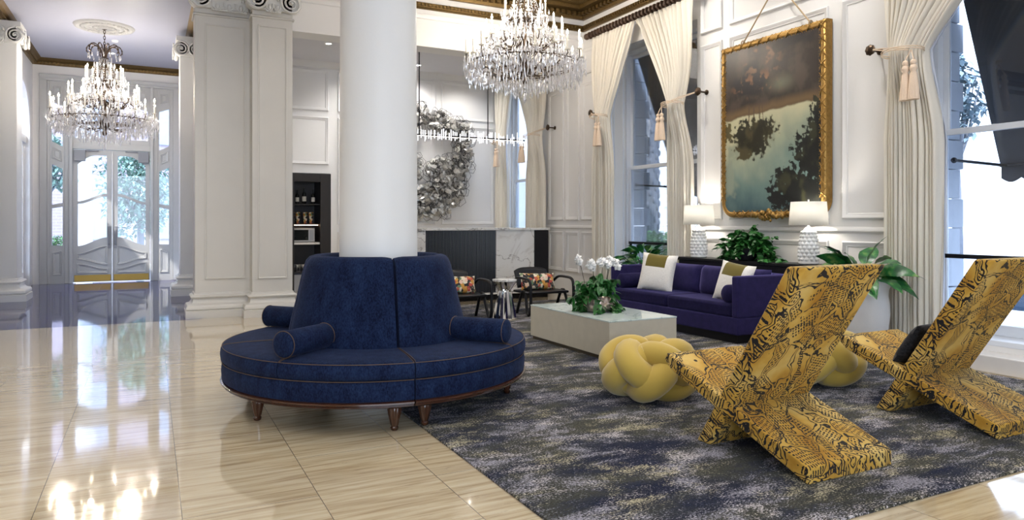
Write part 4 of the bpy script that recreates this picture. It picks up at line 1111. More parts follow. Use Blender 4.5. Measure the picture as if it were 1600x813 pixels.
# console wall behind the counter stays hidden; niche cabinet with bottles
NX0, NX1 = 2.33, 3.12
r = thing('bar_cabinet', 'dark wooden bar cabinet recessed in the wall beside the column', 'cabinet', ((NX0 + NX1) / 2, 13.9, 0))
w = (NX1 - NX0) / 2
m = MB(); m.box(-w, -w + .10, -.03, .04, 0, 2.24); m.box(w - .20, w, -.03, .04, 0, 2.24); m.box(-w + .10, w - .20, -.03, .04, 2.08, 2.24)
m.build('door_frame', 'niche', r, smooth=False, bevel=.005)
m = MB(); m.box(-w, w, .55, .6, 0, 2.24); m.box(-w, -w + .03, .04, .55, 0, 2.24); m.box(w - .2, w - .17, .04, .55, 0, 2.24); m.box(-w, w, .04, .55, 2.1, 2.24)
m.build('carcass', 'niche_in', r, smooth=False)
ZS = [.30, .86, 1.28, 1.64]
for z in (.35, 1.28, 1.66): MB().box(-w + .03, w - .2, .06, .55, z - .02, z).build('shelf', 'niche', r, smooth=False)
MB().box(-w + .03, w - .2, .02, .55, .88, .92).build('worktop', 'marble', r, smooth=False)
MB().box(-w + .03, w - .22, .10, .12, 1.245, 1.258).build('light_strip', 'ledstrip', r, smooth=False)
MB().box(-w + .03, w - .2, .03, .06, 0, .30).build('lower_panel', 'steel', r, smooth=False)
bx = (NX0 + NX1) / 2
def bottle(x, y, z, s, label, mat='glass_dark'):
    r = thing('bottle', label, 'bottle', (x, y, z), group='bottles on the cabinet shelf')
    MB().lathe([(.034 * s, 0), (.037 * s, .01), (.037 * s, .17 * s), (.030 * s, .20 * s), (.014 * s, .225 * s), (.013 * s, .29 * s), (.015 * s, .295 * s), (.001, .30 * s)], 16).build('body', mat, r)
    MB().lathe([(.038 * s, .05 * s), (.038 * s, .14 * s)], 16, cap=False).build('paper_label', 'label', r)
for i, (x, lab) in enumerate(((2.42, 'dark bottle at the left end of the upper shelf'), (2.53, 'dark bottle second from the left on the upper shelf'), (2.66, 'dark bottle second from the right on the upper shelf'), (2.83, 'dark bottle at the right end of the upper shelf'))):
    bottle(x, 14.12, 1.66, (1.0, .9, 1.05, .95)[i], lab)
M['cup'] = M['floral']
for i, (x, lab) in enumerate(((2.44, 'patterned tumbler at the left end of the middle shelf'), (2.54, 'patterned tumbler second on the middle shelf'), (2.68, 'patterned tumbler third on the middle shelf'), (2.79, 'patterned tumbler at the right of the middle shelf'))):
    o = MB().lathe([(.001, 0), (.032, .0), (.042, .16), (.044, .22), (.040, .22), (.030, .02), (.001, .015)], 18).build('patterned_cup', 'cup', loc=(x, 14.12, 1.28)); tag(o, lab, 'cup', 'patterned cups on the cabinet shelf')
r = thing('microwave_oven', 'silver microwave oven on the cabinet worktop', 'microwave', (2.60, 14.15, .92))
MB().box(-.24, .24, -.14, .2, .01, .27).build('body', 'micro', r, smooth=False, bevel=.008)
MB().box(-.21, .12, -.147, -.14, .04, .24).build('door', 'glass_dark', r, smooth=False)
MB().box(.14, .22, -.146, -.14, .04, .24).build('control_panel', 'steel', r, smooth=False)
for i in range(9):
    o = MB().lathe([(.001, 0), (.025, 0), (.03, .003), (.005, .01), (.004, .06), (.03, .09), (.034, .14), (.031, .14), (.026, .09), (.001, .07)], 14).build('drinking_glass', 'crystal', loc=(2.40 + .06 * i, 14.10 + .05 * (i % 2), .35))
    tag(o, 'stemmed glass on the lower cabinet shelf', 'glass', 'stemmed glasses on the lower cabinet shelf')
# ------------------------------------------------------------------ chandeliers
def catn(p, q, sag, n=10):
    return [(p[0] + (q[0] - p[0]) * i / n, p[1] + (q[1] - p[1]) * i / n, p[2] + (q[2] - p[2]) * i / n - sag * 4 * (i / n) * (1 - i / n)) for i in range(n + 1)]
def drop_mesh(s=1.0, L=.11, n=6):
    m = MB(); m.lathe([(.001, 0), (.006 * s, -.006), (.004 * s, -.014), (.013 * s, -L * .45), (.016 * s, -L * .68), (.010 * s, -L * .9), (.001, -L)], n); return m
def add_drop(m, p, L, w, n=5):
    m.lathe([(.001, 0), (w * .45, -L * .2), (w, -L * .65), (.001, -L)], n, c=p)
def chandelier(x, y, zb, ztop, label, seed):
    rnd = random.Random(seed)
    r = thing('crystal_chandelier', label, 'chandelier', (x, y, zb), group='candle style crystal chandeliers')
    T = [(20, .79, .36, 0), (14, .54, .64, .1), (9, .29, .96, .2)]   # candles, radius, pan height, phase
    m = MB(); m.lathe([(.001, .0), (.03, .02), (.05, .06), (.03, .10), (.07, .16), (.10, .22), (.07, .28), (.035, .33), (.03, .5), (.055, .56), (.03, .62), (.025, .85), (.05, .92), (.025, .98), (.02, 1.3), (.04, 1.36), (.015, 1.42), (.012, 1.62)], 20)
    m.build('stem', 'chand_metal', r)
    # chain or rod to the ceiling
    m = MB(); z = 1.60; k = 0
    while z < ztop - zb - .05:
        a = (k % 2) * PI / 2
        m.tube([(math.cos(a) * .016 * math.cos(t * PI / 5), math.sin(a) * .016 * math.cos(t * PI / 5), z + .03 + .034 * math.sin(t * PI / 5)) for t in range(10)], .0055, 5, closed=True); z += .052; k += 1
    m.lathe([(.02, ztop - zb - .06), (.07, ztop - zb - .04), (.09, ztop - zb)], 20)
    m.build('chain', 'chand_metal', r)
    m = MB()   # open cage rings
    for R_, z_ in ((.46, .18), (.78, .28), (.30, .60), (.20, .95)):
        m.tube([(R_ * math.cos(t * PI / 24), R_ * math.sin(t * PI / 24), z_) for t in range(48)], .008, 6, closed=True)
    for i in range(12):
        a = i * PI / 6; m.tube([(.09 * math.cos(a), .09 * math.sin(a), .14), (.28 * math.cos(a), .28 * math.sin(a), .10), (.46 * math.cos(a), .46 * math.sin(a), .18), (.62 * math.cos(a), .62 * math.sin(a), .20), (.78 * math.cos(a), .78 * math.sin(a), .28)], .007, 6)
        m.tube([(.06 * math.cos(a), .06 * math.sin(a), .30), (.20 * math.cos(a), .20 * math.sin(a), .48), (.12 * math.cos(a), .12 * math.sin(a), .80), (.16 * math.cos(a), .16 * math.sin(a), 1.10), (.05 * math.cos(a), .05 * math.sin(a), 1.38)], .007, 6)
    m.build('frame', 'chand_metal', r)
    for i in range(10):      # crown plumes
        a = 2 * PI * i / 10; q = [(0, 1.36), (.03, 1.48), (.10, 1.58), (.19, 1.60), (.245, 1.54), (.25, 1.47), (.22, 1.45)]
        MB().tube(bez([(.02 * math.cos(a) + d * math.cos(a), .02 * math.sin(a) + d * math.sin(a), z_) for d, z_ in q], 4), [.007 + .003 * (k % 3) for k in range(25)], 6).build('plume', 'chand_metal', r)
    cmesh = fmesh = None
    for ti, (nn, R_, zp, ph) in enumerate(T):
        for i in range(nn):
            a = 2 * PI * i / nn + ph; rr = R_ + (.035 if i % 2 and ti == 0 else 0); zz = zp + (.05 if i % 2 and ti == 0 else 0) ; c, s = math.cos(a), math.sin(a)
            q = [(.04, zp - .02), (.14, zp - .02 - .10), (rr * .5, zp - .16 + .02), (rr * .72, zp - .04), (rr * .9, zp - .10), (rr, zp - .05), (rr, zz)]
            m = MB(); m.tube(bez([(d * c, d * s, z_) for d, z_ in q], 4), .0075, 6)
            m.tube(bez([(d * c, d * s, z_) for d, z_ in ((rr * .55, zp - .12), (rr * .62, zp - .02), (rr * .72, zp + .0), (rr * .70, zp - .05))], 3), .005, 5)
            m.build('arm', 'chand_metal', r)
            if cmesh is None:
                cmesh = MB().lathe([(.001, 0), (.03, .004), (.038, .016), (.012, .018), (.0125, .20), (.010, .205)], 14).build('candle', 'wax', r)
                fmesh = MB().lathe([(.001, .205), (.009, .215), (.0125, .235), (.008, .258), (.001, .278)], 10).build('flame_bulb', 'flame', cmesh)
                cd, fl = cmesh, fmesh
            else:
                cd = cmesh.copy(); COL.objects.link(cd); fl = fmesh.copy(); COL.objects.link(fl); fl.parent = cd; cd.parent = r
            cd.location = (rr * c, rr * s, zz)
    proto = None
    for i in range(96):      # outer fringe, each drop its own
        a = 2 * PI * i / 96; R_ = .80 + .03 * math.sin(i * 2.4)
        if proto is None: d = proto = drop_mesh().build('crystal_drop', 'crystal', r, smooth=False)
        else: d = proto.copy(); COL.objects.link(d)
        d.location = (R_ * math.cos(a), R_ * math.sin(a), .30 - .06 * rnd.random()); s = rnd.uniform(.9, 1.6); d.scale = (1, 1, s); d.rotation_euler = (0, 0, rnd.random() * 3)
    m = MB()
    for R_, n, z0, z1 in ((.86, 110, .38, .22), (.80, 130, .30, .10), (.74, 110, .36, .10), (.66, 110, .50, .10), (.48, 90, .80, .4), (.34, 60, 1.1, .6), (.70, 80, .24, .10), (.60, 60, .20, .08), (.50, 60, .16, .06), (.40, 50, .12, .0), (.28, 40, .08, -.02), (.16, 24, .05, -.06), (.55, 40, .62, .5), (.40, 30, .55, .4), (.30, 30, .92, .8), (.22, 20, .85, .7), (.14, 14, .6, .4)):
        for i in range(n):
            a = 2 * PI * (i + rnd.random() * .6) / n; z = rnd.uniform(z1, z0); add_drop(m, (R_ * math.cos(a), R_ * math.sin(a), z), rnd.uniform(.07, .16), rnd.uniform(.009, .016))
    for ti, (nn, R_, zp, ph) in enumerate(T):     # pendants under each pan
        for i in range(nn):
            a = 2 * PI * i / nn + ph
            for k in range(5):
                b = a + k * 1.256; add_drop(m, (R_ * math.cos(a) + .045 * math.cos(b), R_ * math.sin(a) + .045 * math.sin(b), zp), .08, .010)
            b = 2 * PI * (i + 1) / nn + ph
            for p in catn((R_ * math.cos(a), R_ * math.sin(a), zp), (R_ * math.cos(b), R_ * math.sin(b), zp), .07, 9): m.ball(p, .010, 5, 4)
            for p in catn((.05 * math.cos(a), .05 * math.sin(a), 1.36 if ti else 1.0), (R_ * math.cos(a), R_ * math.sin(a), zp + .04), .12 + .08 * ti, 16 - ti): m.ball(p, .009, 5, 4)
    for i in range(16):
        a = 2 * PI * i / 16
        for p in catn((.05 * math.cos(a), .05 * math.sin(a), 1.36), (.22 * math.cos(a), .22 * math.sin(a), 1.0), -.05, 12): m.ball(p, .010, 5, 4)
        add_drop(m, (.25 * math.cos(a), .25 * math.sin(a), 1.45), .10, .013); add_drop(m, (.16 * math.cos(a), .16 * math.sin(a), 1.30), .10, .013)
    o = m.build('crystal_strands', 'crystal', r, smooth=False); o['kind'] = 'stuff'
    m = MB(); m.tube([(0, 0, 0), (0, 0, -.12)], .003, 5); m.ball((0, 0, -.04), .022, 8, 6); m.ball((0, 0, -.09), .018, 8, 6); m.lathe([(.001, -.11), (.02, -.15), (.026, -.21), (.001, -.27)], 8)
    m.build('finial_drop', 'crystal', r, smooth=False)
    for k in range(10):
        l = bpy.data.lights.new('candle_light', 'POINT'); l.energy = CH_W / 10; l.color = (1, .90, .78); l.shadow_soft_size = .025
        lo = bpy.data.objects.new('candle_light', l); COL.objects.link(lo); a = k * PI / 5 + .16; R_ = (.79, .54)[k % 2]; lo.location = (x + R_ * math.cos(a), y + R_ * math.sin(a), zb + (.66, .93)[k % 2])
CH_W = 100
chandelier(4.70, 8.84, 3.24, CEIL, 'huge crystal chandelier with lit candles over the seating area', 1)
chandelier(-.72, 14.4, 2.82, HC, 'crystal chandelier with lit candles in the hall before the doors', 2)

# linear chandelier in the alcove
r = thing('linear_chandelier', 'long slim black bar light with clear glass rods in the bar alcove', 'chandelier', (4.60, 11.95, 2.86))
MB().box(-1.75, 1.75, -.02, .02, -.012, .012).build('bar', 'black', r, smooth=False, bevel=.003)
for x in (-1.05, -.36 + .0, .98): MB().tube([(x, 0, 0), (x, 0, AC - 2.86)], .011, 8).build('hanging_rod', 'black', r)
rnd = random.Random(8); proto = None
for i in range(98):
    x = -1.72 + 3.44 * i / 97
    if proto is None: o = proto = MB().lathe([(.0085, -.075), (.0085, .075)], 6).build('glass_rod', emit('emissive_glass_rod', (.95, .95, 1), 1.1), r, smooth=False)  # emission stands in for strip light caught by the rods
    else: o = proto.copy(); COL.objects.link(o)
    o.location = (x, rnd.choice((-.035, .035)), rnd.uniform(-.03, .04)); o.scale = (1, 1, rnd.uniform(.6, 1.35))
MB().box(-1.72, 1.72, -.012, .012, -.018, -.0125).build('light_strip', emit('warm_bar_led', (1, .93, .85), 1.2), r, smooth=False)

# ------------------------------------------------------------------ wall sculpture
r = thing('wall_sculpture', 'twisting metal wall sculpture of wire hexagons and crumpled plates above the bar', 'sculpture', (4.6, 13.86, 1.3))
rnd = random.Random(4)
def sx(X): return X - 4.6
path = [(5.02, 3.15), (5.42, 3.00), (5.48, 2.6), (5.25, 2.15), (4.75, 1.95), (4.35, 2.35), (4.25, 2.8), (3.9, 3.0)]
def scatter(n):
    out = []
    while len(out) < n:
        u = rnd.random(); v = rnd.random()
        X = 4.0 + u * 2.15; Z = 1.33 + v * 2.4
        d = 9
        segs = [((5.25, 3.42), (5.55, 3.30)), ((5.55, 3.30), (5.86, 3.22)), ((5.86, 3.22), (5.88, 2.6)), ((5.88, 2.55), (5.2, 2.42)), ((5.75, 2.5), (5.72, 1.95)), ((5.72, 1.95), (5.35, 1.62)), ((5.35, 1.62), (4.5, 1.52)), ((4.6, 1.85), (5.6, 1.98)), ((5.3, 2.15), (5.7, 2.3)), ((4.5, 1.5), (4.75, 2.5)), ((4.72, 3.25), (4.92, 3.5)), ((4.6, 2.5), (4.2, 2.9))]
        for (a, b), (c, e) in segs:
            px_, pz = c - a, e - b; t = max(0, min(1, ((X - a) * px_ + (Z - b) * pz) / (px_ * px_ + pz * pz))); d = min(d, math.hypot(X - a - t * px_, Z - b - t * pz))
        if d < .19: out.append((X, Z, d))
    return out
mw = MB(); mp = MB()
for (X, Z, d) in scatter(520):
    R_ = rnd.uniform(.05, .09) + (.04 if d > .15 else 0); c = V(sx(X), -rnd.uniform(.03, .16), Z - 1.3); f = V(rnd.gauss(0, .35), -1, rnd.gauss(0, .35)).normalized(); u = f.orthogonal().normalized(); w = f.cross(u)
    k = rnd.choice((5, 6, 6)); ph = rnd.random() * 2
    mw.tube([c + (u * math.cos(2 * PI * i / k + ph) + w * math.sin(2 * PI * i / k + ph)) * R_ for i in range(k)], .0045, 4, closed=True)
for (X, Z, d) in scatter(1100):
    if d > .17: continue
    R_ = rnd.uniform(.045, .085); c = V(sx(X), -rnd.uniform(.03, .15), Z - 1.3); f = V(rnd.gauss(0, .7), -1, rnd.gauss(0, .7)).normalized(); u = f.orthogonal().normalized(); w = f.cross(u); ph = rnd.random() * 2
    k = 6; vs = [c + (u * math.cos(2 * PI * i / k + ph) + w * math.sin(2 * PI * i / k + ph)) * R_ * rnd.uniform(.6, 1.2) + f * rnd.uniform(-.015, .015) for i in range(k)] + [c + f * .015]
    mp.add(vs, [(i, (i + 1) % k, k) for i in range(k)])
mp.build('metal_plates', 'plate', r, smooth=False, solid=.002); mw.build('wire_hexagons', 'wire', r, smooth=False)

# ------------------------------------------------------------------ curtains
def curtain(label, X, zt, zb, zk, top, tie, bot, pl=11, amp=.05, lining=False, group=None, seed=0, rev=0, curve=1.25):
    """top/tie/bot = (hanging edge y, leading edge y)"""
    rnd = random.Random(seed); n = pl * 8; rows = 64; vs = []
    ph = [rnd.uniform(-.35, .35) for _ in range(pl + 2)]
    for j in range(rows + 1):
        z = zt + (zb - zt) * j / rows
        if z >= zk:
            t = (zt - z) / (zt - zk); e = t ** curve; hang = top[0] + (tie[0] - top[0]) * t ** 3; lead = top[1] + (tie[1] - top[1]) * (1 - (1 - t) ** 1.18)
        else:
            t = min(1, (zk - z) / (.9)); t = t * t * (3 - 2 * t); hang = tie[0] + (bot[0] - tie[0]) * t; lead = tie[1] + (bot[1] - tie[1]) * t
        w = abs(lead - hang); full = abs(top[1] - top[0]); kk = w / full
        dk = abs(z - zk)
        am = amp * (.55 + .45 * min(1, dk / .5)) * (1.0 if z > zk else 1.1)
        if j < 4: am *= .55 + .1 * j
        for i in range(n + 1):
            s = i / n; a = s * pl * 2 * PI + min(1, (zt - z) * 2) * (1.5 * math.sin(s * 9 + seed) + .6 * math.sin(z * 1.1 + s * 5 + seed)); q = int(s * pl)
            off = (math.sin(a) + .25 * math.sin(2 * a + 1)) * am * (.75 + .45 * math.sin(s * 17 + seed + z * .35))
            belly = .06 * math.sin(PI * s) * (1 - min(1, dk / .4)) * -1
            vs.append((X - off - abs(belly) * 0 - .10 * max(0, 1 - dk / .45) * math.sin(PI * s), hang + (lead - hang) * s + .25 * (w / pl) * math.sin(a * 2) * .3, z))
    fs = [(j * (n + 1) + i, j * (n + 1) + i + 1, (j + 1) * (n + 1) + i + 1, (j + 1) * (n + 1) + i) for j in range(rows) for i in range(n)]
    m = MB(); m.add(vs, fs); o = m.build('curtain', 'curtain', solid=.006, angle=0)
    tag(o, label, 'curtain', group)
    # turned-back white lining along the leading edge
    m = MB(); vs2 = []
    for j in range(rows + 1):
        b = V(*vs[j * (n + 1) + n]); d = 1 if top[1] > top[0] else -1
        z = b.z; w = .05 + .05 * math.sin(j * .2)
        for k in range(4): vs2.append((b.x + .012 + .01 * k, b.y - d * (-.008 + w * k / 3 * .5) , z))
    fs2 = [(j * 4 + k, j * 4 + k + 1, (j + 1) * 4 + k + 1, (j + 1) * 4 + k) for j in range(rows) for k in range(3)]
    m.add(vs2, fs2); m.build('lining', 'lining', o, solid=.003)
    return o
def tassel(m, c, s=1):
    x, y, z = c
    m.lathe([(.001, 0), (.02 * s, -.01), (.028 * s, -.03), (.018 * s, -.055), (.030 * s, -.07), (.036 * s, -.095), (.022 * s, -.12), (.030 * s, -.14), (.045 * s, -.30 * s), (.050 * s, -.38 * s), (.001, -.38 * s)], 28, c=c, fn=lambda a, zz: 1 + (.06 * math.cos(14 * a) if zz < -.13 else 0))
def tieback(label, X, hy, hz, tie, zk, group='tasselled curtain tiebacks'):
    r = thing('curtain_tieback', label, 'tieback', (X, (tie[0] + tie[1]) / 2, zk), group=group)
    dl = 1 if tie[1] > tie[0] else -1; cy = (tie[0] + tie[1]) / 2; hw = abs(tie[1] - tie[0]) / 2 + .015
    m = MB()
    for dz in (0, .02):
        m.tube([(-.02 + .13 * math.cos(a) - .06, hw * math.sin(a), dz - .02 * math.cos(a)) for a in [2 * PI * i / 24 for i in range(24)]], .005, 6, closed=True)
        m.tube([(.02, (hy - cy) * 1.0, hz - zk + dz * .3), (-.10, (hy - cy) * .45, (hz - zk) * .5 + dz), (-.17, -(hy - cy) * .3, 0 + dz)], .005, 6)
    m.build('cord', 'cord_cream', r)
    for dy in (-.040, .040):
        ty = dl * (hw - .06) + dy; mm = MB(); tassel(mm, (-.19, ty, -.10)); mm.tube([(-.16, ty - dy, .0), (-.19, ty, -.10)], .006, 5); mm.build('tassel', 'tassel', r, angle=60)
def holdback(label, y, z):
    r = thing('curtain_holdback', label, 'hook', (6.70, y, z), group='round bronze curtain holdbacks')
    m = MB(); mat = Matrix.Rotation(-PI / 2, 4, 'Y')
    m.lathe([(.035, 0), (.035, .01), (.012, .02), (.012, .13), (.02, .14)], 20, mat=mat); m.build('stem', 'bronze', r)
    MB().lathe([(.02, .14), (.05, .145), (.056, .16), (.045, .175), (.02, .185), (.001, .19)], 24, mat=mat, fn=lambda a, z: 1 + .06 * math.cos(8 * a)).build('rosette', 'bronze', r)
def rod(label, y0, y1, z):
    r = thing('curtain_rod', label, 'curtain rod', (6.53, (y0 + y1) / 2, z), group='dark wooden curtain rods')
    h = (y1 - y0) / 2
    m = MB(); m.tube([(0, -h, 0), (0, h, 0)], .026, 14)
    m.build('pole', 'rodwood', r)
    for s in (-1, 1): MB().ball((0, s * (h + .04), 0), .052, 16, 10, sc_=(1, 1.1, 1)).build('finial', 'rodwood', r)
    for s in (-.92, .92): MB().box(0, .17, s * h - .02, s * h + .02, -.02, .02).build('bracket', 'rodwood', r, smooth=False)
    k = int((y1 - y0) / .085); proto = None
    for i in range(k):
        if proto is None:
            mm = MB(); mm.tube([(.040 * math.cos(t * PI / 9), 0, .040 * math.sin(t * PI / 9)) for t in range(18)], .020, 8, closed=True); o = proto = mm.build('ring', 'rodwood', r)
        else: o = proto.copy(); COL.objects.link(o)
        o.location = (0, -h + .06 + (2 * h - .12) * i / (k - 1), 0)
ZT = 4.36; ZK = 2.93
CX = 6.53
G = 'cream curtains gathered by tiebacks'
curtain('cream curtain on the far side of the window left of the painting', CX, ZT, .02, 3.0, (9.86, 8.74), (9.76, 9.42), (9.84, 9.30), 12, .045, seed=1, group=G)
curtain('cream curtain between the left window and the painting', CX, ZT, .02, ZK, (7.43, 8.72), (7.60, 7.95), (7.43, 7.97), 13, .045, seed=2, group=G)
curtain('cream curtain right of the painting beside the right window', CX, ZT, .02, ZK, (4.63, 2.85), (4.58, 4.20), (4.63, 4.08), 13, .05, seed=3, group=G)
curtain('left curtain of the alcove window behind the bar', CX, ZT - .12, .02, ZK, (13.62, 12.80), (13.45, 13.12), (13.6, 13.05), 10, .045, seed=4, group=G)
curtain('right curtain of the alcove window behind the bar', CX, ZT - .12, .02, ZK, (11.50, 12.76), (11.62, 12.10), (11.50, 12.2), 11, .05, seed=5, group=G)
curtain('cream curtain on the near side of the right window', CX, ZT, .02, ZK, (1.95, 2.75), (2.0, 2.4), (1.95, 2.5), 12, .05, seed=6, group=G)
for lb, hy, tie, zk in (('tieback with tassels on the far curtain of the left window', 9.97, (9.76, 9.42), 3.0), ('tieback with tassels on the curtain left of the painting', 7.36, (7.60, 7.95), ZK), ('tieback with two big tassels on the curtain right of the painting', 4.80, (4.58, 4.20), ZK),
                        ('tieback on the left curtain of the alcove window', 13.74, (13.45, 13.12), ZK), ('tieback on the right curtain of the alcove window', 11.40, (11.62, 12.10), ZK)):
    tieback(lb, CX, hy, zk + .13, tie, zk)
    holdback('bronze ' + lb.replace('tieback with two big tassels', 'holdback').replace('tieback with tassels', 'holdback').replace('tieback', 'holdback'), hy, zk + .13)
rod('dark beaded curtain rod over the window left of the painting', 7.42, 10.02, 4.42)
rod('dark beaded curtain rod over the right window', 1.9, 4.72, 4.42)
rod('dark curtain rod over the alcove window', 11.45, 13.7, 4.30)

# black guard rails across the windows
for y0, y1, lb in ((7.98, 9.30, 'black guard rail across the left window'), (2.4, 4.42, 'black guard rail across the right window')):
    r = thing('guard_rail', lb, 'railing', (6.86, (y0 + y1) / 2, .98)); h = (y1 - y0) / 2
    MB().box(-.03, .03, -h, h, -.02, .02).build('rail', 'black', r, smooth=False, bevel=.004)
    for s in (-1, 1): MB().box(-.015, .015, s * (h - .02) - .015, s * (h - .02) + .015, -.78, -.02).build('post', 'black', r, smooth=False)

# ------------------------------------------------------------------ painting
PY0, PY1, PZ0, PZ1 = 5.36, 6.96, 1.36, 3.54
r = thing('framed_painting', 'large landscape painting in an ornate gilded frame hung by cords', 'painting', (6.62, (PY0 + PY1) / 2, (PZ0 + PZ1) / 2))
hw, hh = (PY1 - PY0) / 2, (PZ1 - PZ0) / 2
def fbm(x, y, o=5, s=0):
    return sum(noise.noise(V(x * 2 ** k, y * 2 ** k, s + k * 3.1)) / 2 ** k for k in range(o))
def mixt(a, b, t): t = max(0, min(1, t)); return tuple(p + (q - p) * t for p, q in zip(a, b))
def ss(a, b, x): t = max(0, min(1, (x - a) / (b - a))); return t * t * (3 - 2 * t)
def paint(u, v):
    """u 0..1 left to right, v 0..1 top to bottom: dark ground hangs above, pale sky opens below"""
    n1 = fbm(u * 3, v * 3, 5, 1); n2 = fbm(u * 7, v * 7, 5, 9)
    sky = mixt((.52, .49, .31), (.15, .23, .205), ss(.42, .80, v + .12 * n1 + .25 * (u - .5)))
    sky = mixt(sky, (.045, .095, .115), ss(.78, 1.05, v + .18 * n1))
    sky = mixt(sky, (.27, .30, .22), .8 * ss(.05, .4, n1 + .3 * n2) * ss(.45, .6, v))
    c = sky
    hz = .425 - .035 * u + .012 * n2
    # dark ground at the top with glimmers
    g = mixt((.030, .022, .018), (.065, .047, .036), ss(-.3, .5, n2)); g = mixt(g, (.018, .016, .017), ss(.1, .5, fbm(u * 2, v * 5, 4, 4)))
    g = mixt(g, (.22, .12, .065), .8 * ss(.25, .55, fbm(u * 9, v * 16, 4, 12)) * ss(.18, .02, abs(v - .10)) * ss(.28, .05, abs(u - .42)))
    g = mixt(g, (.24, .12, .06), .9 * ss(.15, .5, fbm(u * 12, v * 14, 4, 22)) * ss(.10, .02, abs(v - .235)) * ss(.35, .1, abs(u - .35)))
    g = mixt(g, (.15, .15, .10), .8 * ss(.16, .0, math.hypot((u - .62) * .8, (v - .26) * 2.2) + .04 * n2))
    g = mixt(g, (.16, .10, .045), .9 * ss(.055, .0, abs(v - hz + .02)))
    c = mixt(g, c, ss(-.004, .008, v - hz))
    # inverted tree group
    def blob(cx, cy, rx, ry, k=1): return math.hypot((u - cx) / rx, (v - cy) / ry) + .16 * n2 + .55 * fbm(u * 26, v * 35, 4, 5)
    d = min(blob(.30, .56, .22, .115), blob(.40, .52, .17, .08), blob(.24, .63, .11, .06))
    for tx, w in ((.27, .006), (.33, .008), (.40, .006), (.44, .004)):
        if hz - .05 < v < .55 and abs(u - tx - (v - .5) * (tx - .33) * 1.2) < w: c = mixt(c, (.10, .065, .04), .85)
    c = mixt(c, mixt((.022, .020, .010), (.070, .058, .024), ss(-.1, .5, n2)), ss(1.08, .80, d))
    d = min(blob(1.03, .50, .12, .16), blob(.98, .70, .24, .17), blob(.80, .88, .28, .10), blob(.66, .80, .12, .05), blob(.95, .95, .3, .14), blob(1.02, .58, .16, .12), blob(.60, .93, .10, .05))
    c = mixt(c, mixt((.010, .011, .010), (.035, .035, .018), ss(0, .6, n2)), ss(1.05, .93, d))
    d = blob(.01, .50, .06, .06); c = mixt(c, (.10, .08, .03), ss(1.1, .9, d))
    return c
NU, NV = 190, 260
iw, ih = hw - .075, hh - .075
vs = []; cols = []
for j in range(NV + 1):
    for i in range(NU + 1):
        u = i / NU; v = j / NV; vs.append((-.02, iw - 2 * iw * u, ih - 2 * ih * v)); cols += list(paint(u, v)) + [1]
me = bpy.data.meshes.new('canvas'); me.from_pydata(vs, [], [(j * (NU + 1) + i, j * (NU + 1) + i + 1, (j + 1) * (NU + 1) + i + 1, (j + 1) * (NU + 1) + i) for j in range(NV) for i in range(NU)])
at = me.color_attributes.new('paint', 'FLOAT_COLOR', 'POINT'); at.data.foreach_set('color', cols)
mt, nt, b = nodemat('oil_paint'); a = N(nt, 'ShaderNodeAttribute', attribute_name='paint'); nt.links.new(a.outputs['Color'], b.inputs['Base Color']); setp(b, rough=.32, spec=.4)
nn_ = noi(nt, coords(nt), 40, 5); bump(nt, b, nn_.outputs['Fac'], .15, .004)
me.materials.append(mt); o = bpy.data.objects.new('canvas', me); COL.objects.link(o); o.parent = r
sm = o.modifiers.new('solid', 'SOLIDIFY'); sm.thickness = .02; sm.offset = -1
# frame with rounded lower corners
cr = .20; n = 8
fp = [(0, hw, hh), (0, -hw, hh)] + [(0, -hw + cr - cr * math.cos(PI / 2 * i / n), -hh + cr - cr * math.sin(PI / 2 * i / n)) for i in range(n + 1)] + [(0, hw - cr + cr * math.sin(PI / 2 * i / n), -hh + cr - cr * math.cos(PI / 2 * i / n)) for i in range(n + 1)]
m = MB(); prof = [(0, -.06), (0, .02), (.012, .045), (.035, .055), (.060, .050), (.078, .030), (.090, .034), (.100, .018), (.108, -.01), (.108, -.03)]
L0 = V(-1, 0, 0).cross(V(*fp[1]) - V(*fp[0]))
sg = 1 if L0.z < 0 else -1
m.sweep(fp, (-1, 0, 0), [(sg * a_, b_) for a_, b_ in prof], closed=True)
# crossed ribbons and beads round the moulding
def along(path, step):
    out = []; P = [V(*p) for p in path] + [V(*path[0])]
    for a_, b_ in zip(P[:-1], P[1:]):
        L_ = (b_ - a_).length
        if L_ < .1: continue
        k = max(1, int(L_ / step)); out += [(a_ + (b_ - a_) * (i + .5) / k, (b_ - a_).normalized()) for i in range(k)]
    return out
for c, t in along(fp, .135):
    nin = V(-1, 0, 0).cross(t) * sg; c = c + nin * .045
    for s in (-1, 1):
        m.tube([c - t * .05 * s - nin * .042 + V(-.040, 0, 0), c + V(-.060, 0, 0), c + t * .05 * s + nin * .042 + V(-.040, 0, 0)], .006, 6)
    m.ball(c + V(-.058, 0, 0), .013, 8, 6)
for c, t in along(fp, .030):
    nin = V(-1, 0, 0).cross(t) * sg; m.ball(c + nin * .092 + V(-.032, 0, 0), .010, 6, 5)
rnd = random.Random(2)
for i in range(46):
    u = rnd.uniform(-1, 1); m.ball((-.06 + rnd.uniform(-.02, .015), u * .24, -hh + .03 + rnd.uniform(-.07, .05) * (1.1 - abs(u))), rnd.uniform(.016, .032), 8, 6, sc_=(.8, 1, 1.2))
m.build('frame', 'gilt', r, angle=60)
m = MB(); apex = V(.03, -.06, 4.16 - (PZ0 + PZ1) / 2)
for yy in (.44, -.58):
    a_ = V(-.02, yy, hh - .0); m.tube([a_ + (apex - a_) * i / 12 for i in range(13)], .009, 8)
    m.tube([a_ + V(-.0 + .03 * math.cos(t * PI / 6), 0, .03 * math.sin(t * PI / 6)) for t in range(12)], .008, 6, closed=True)
m.build('hanging_cord', 'cord', r)
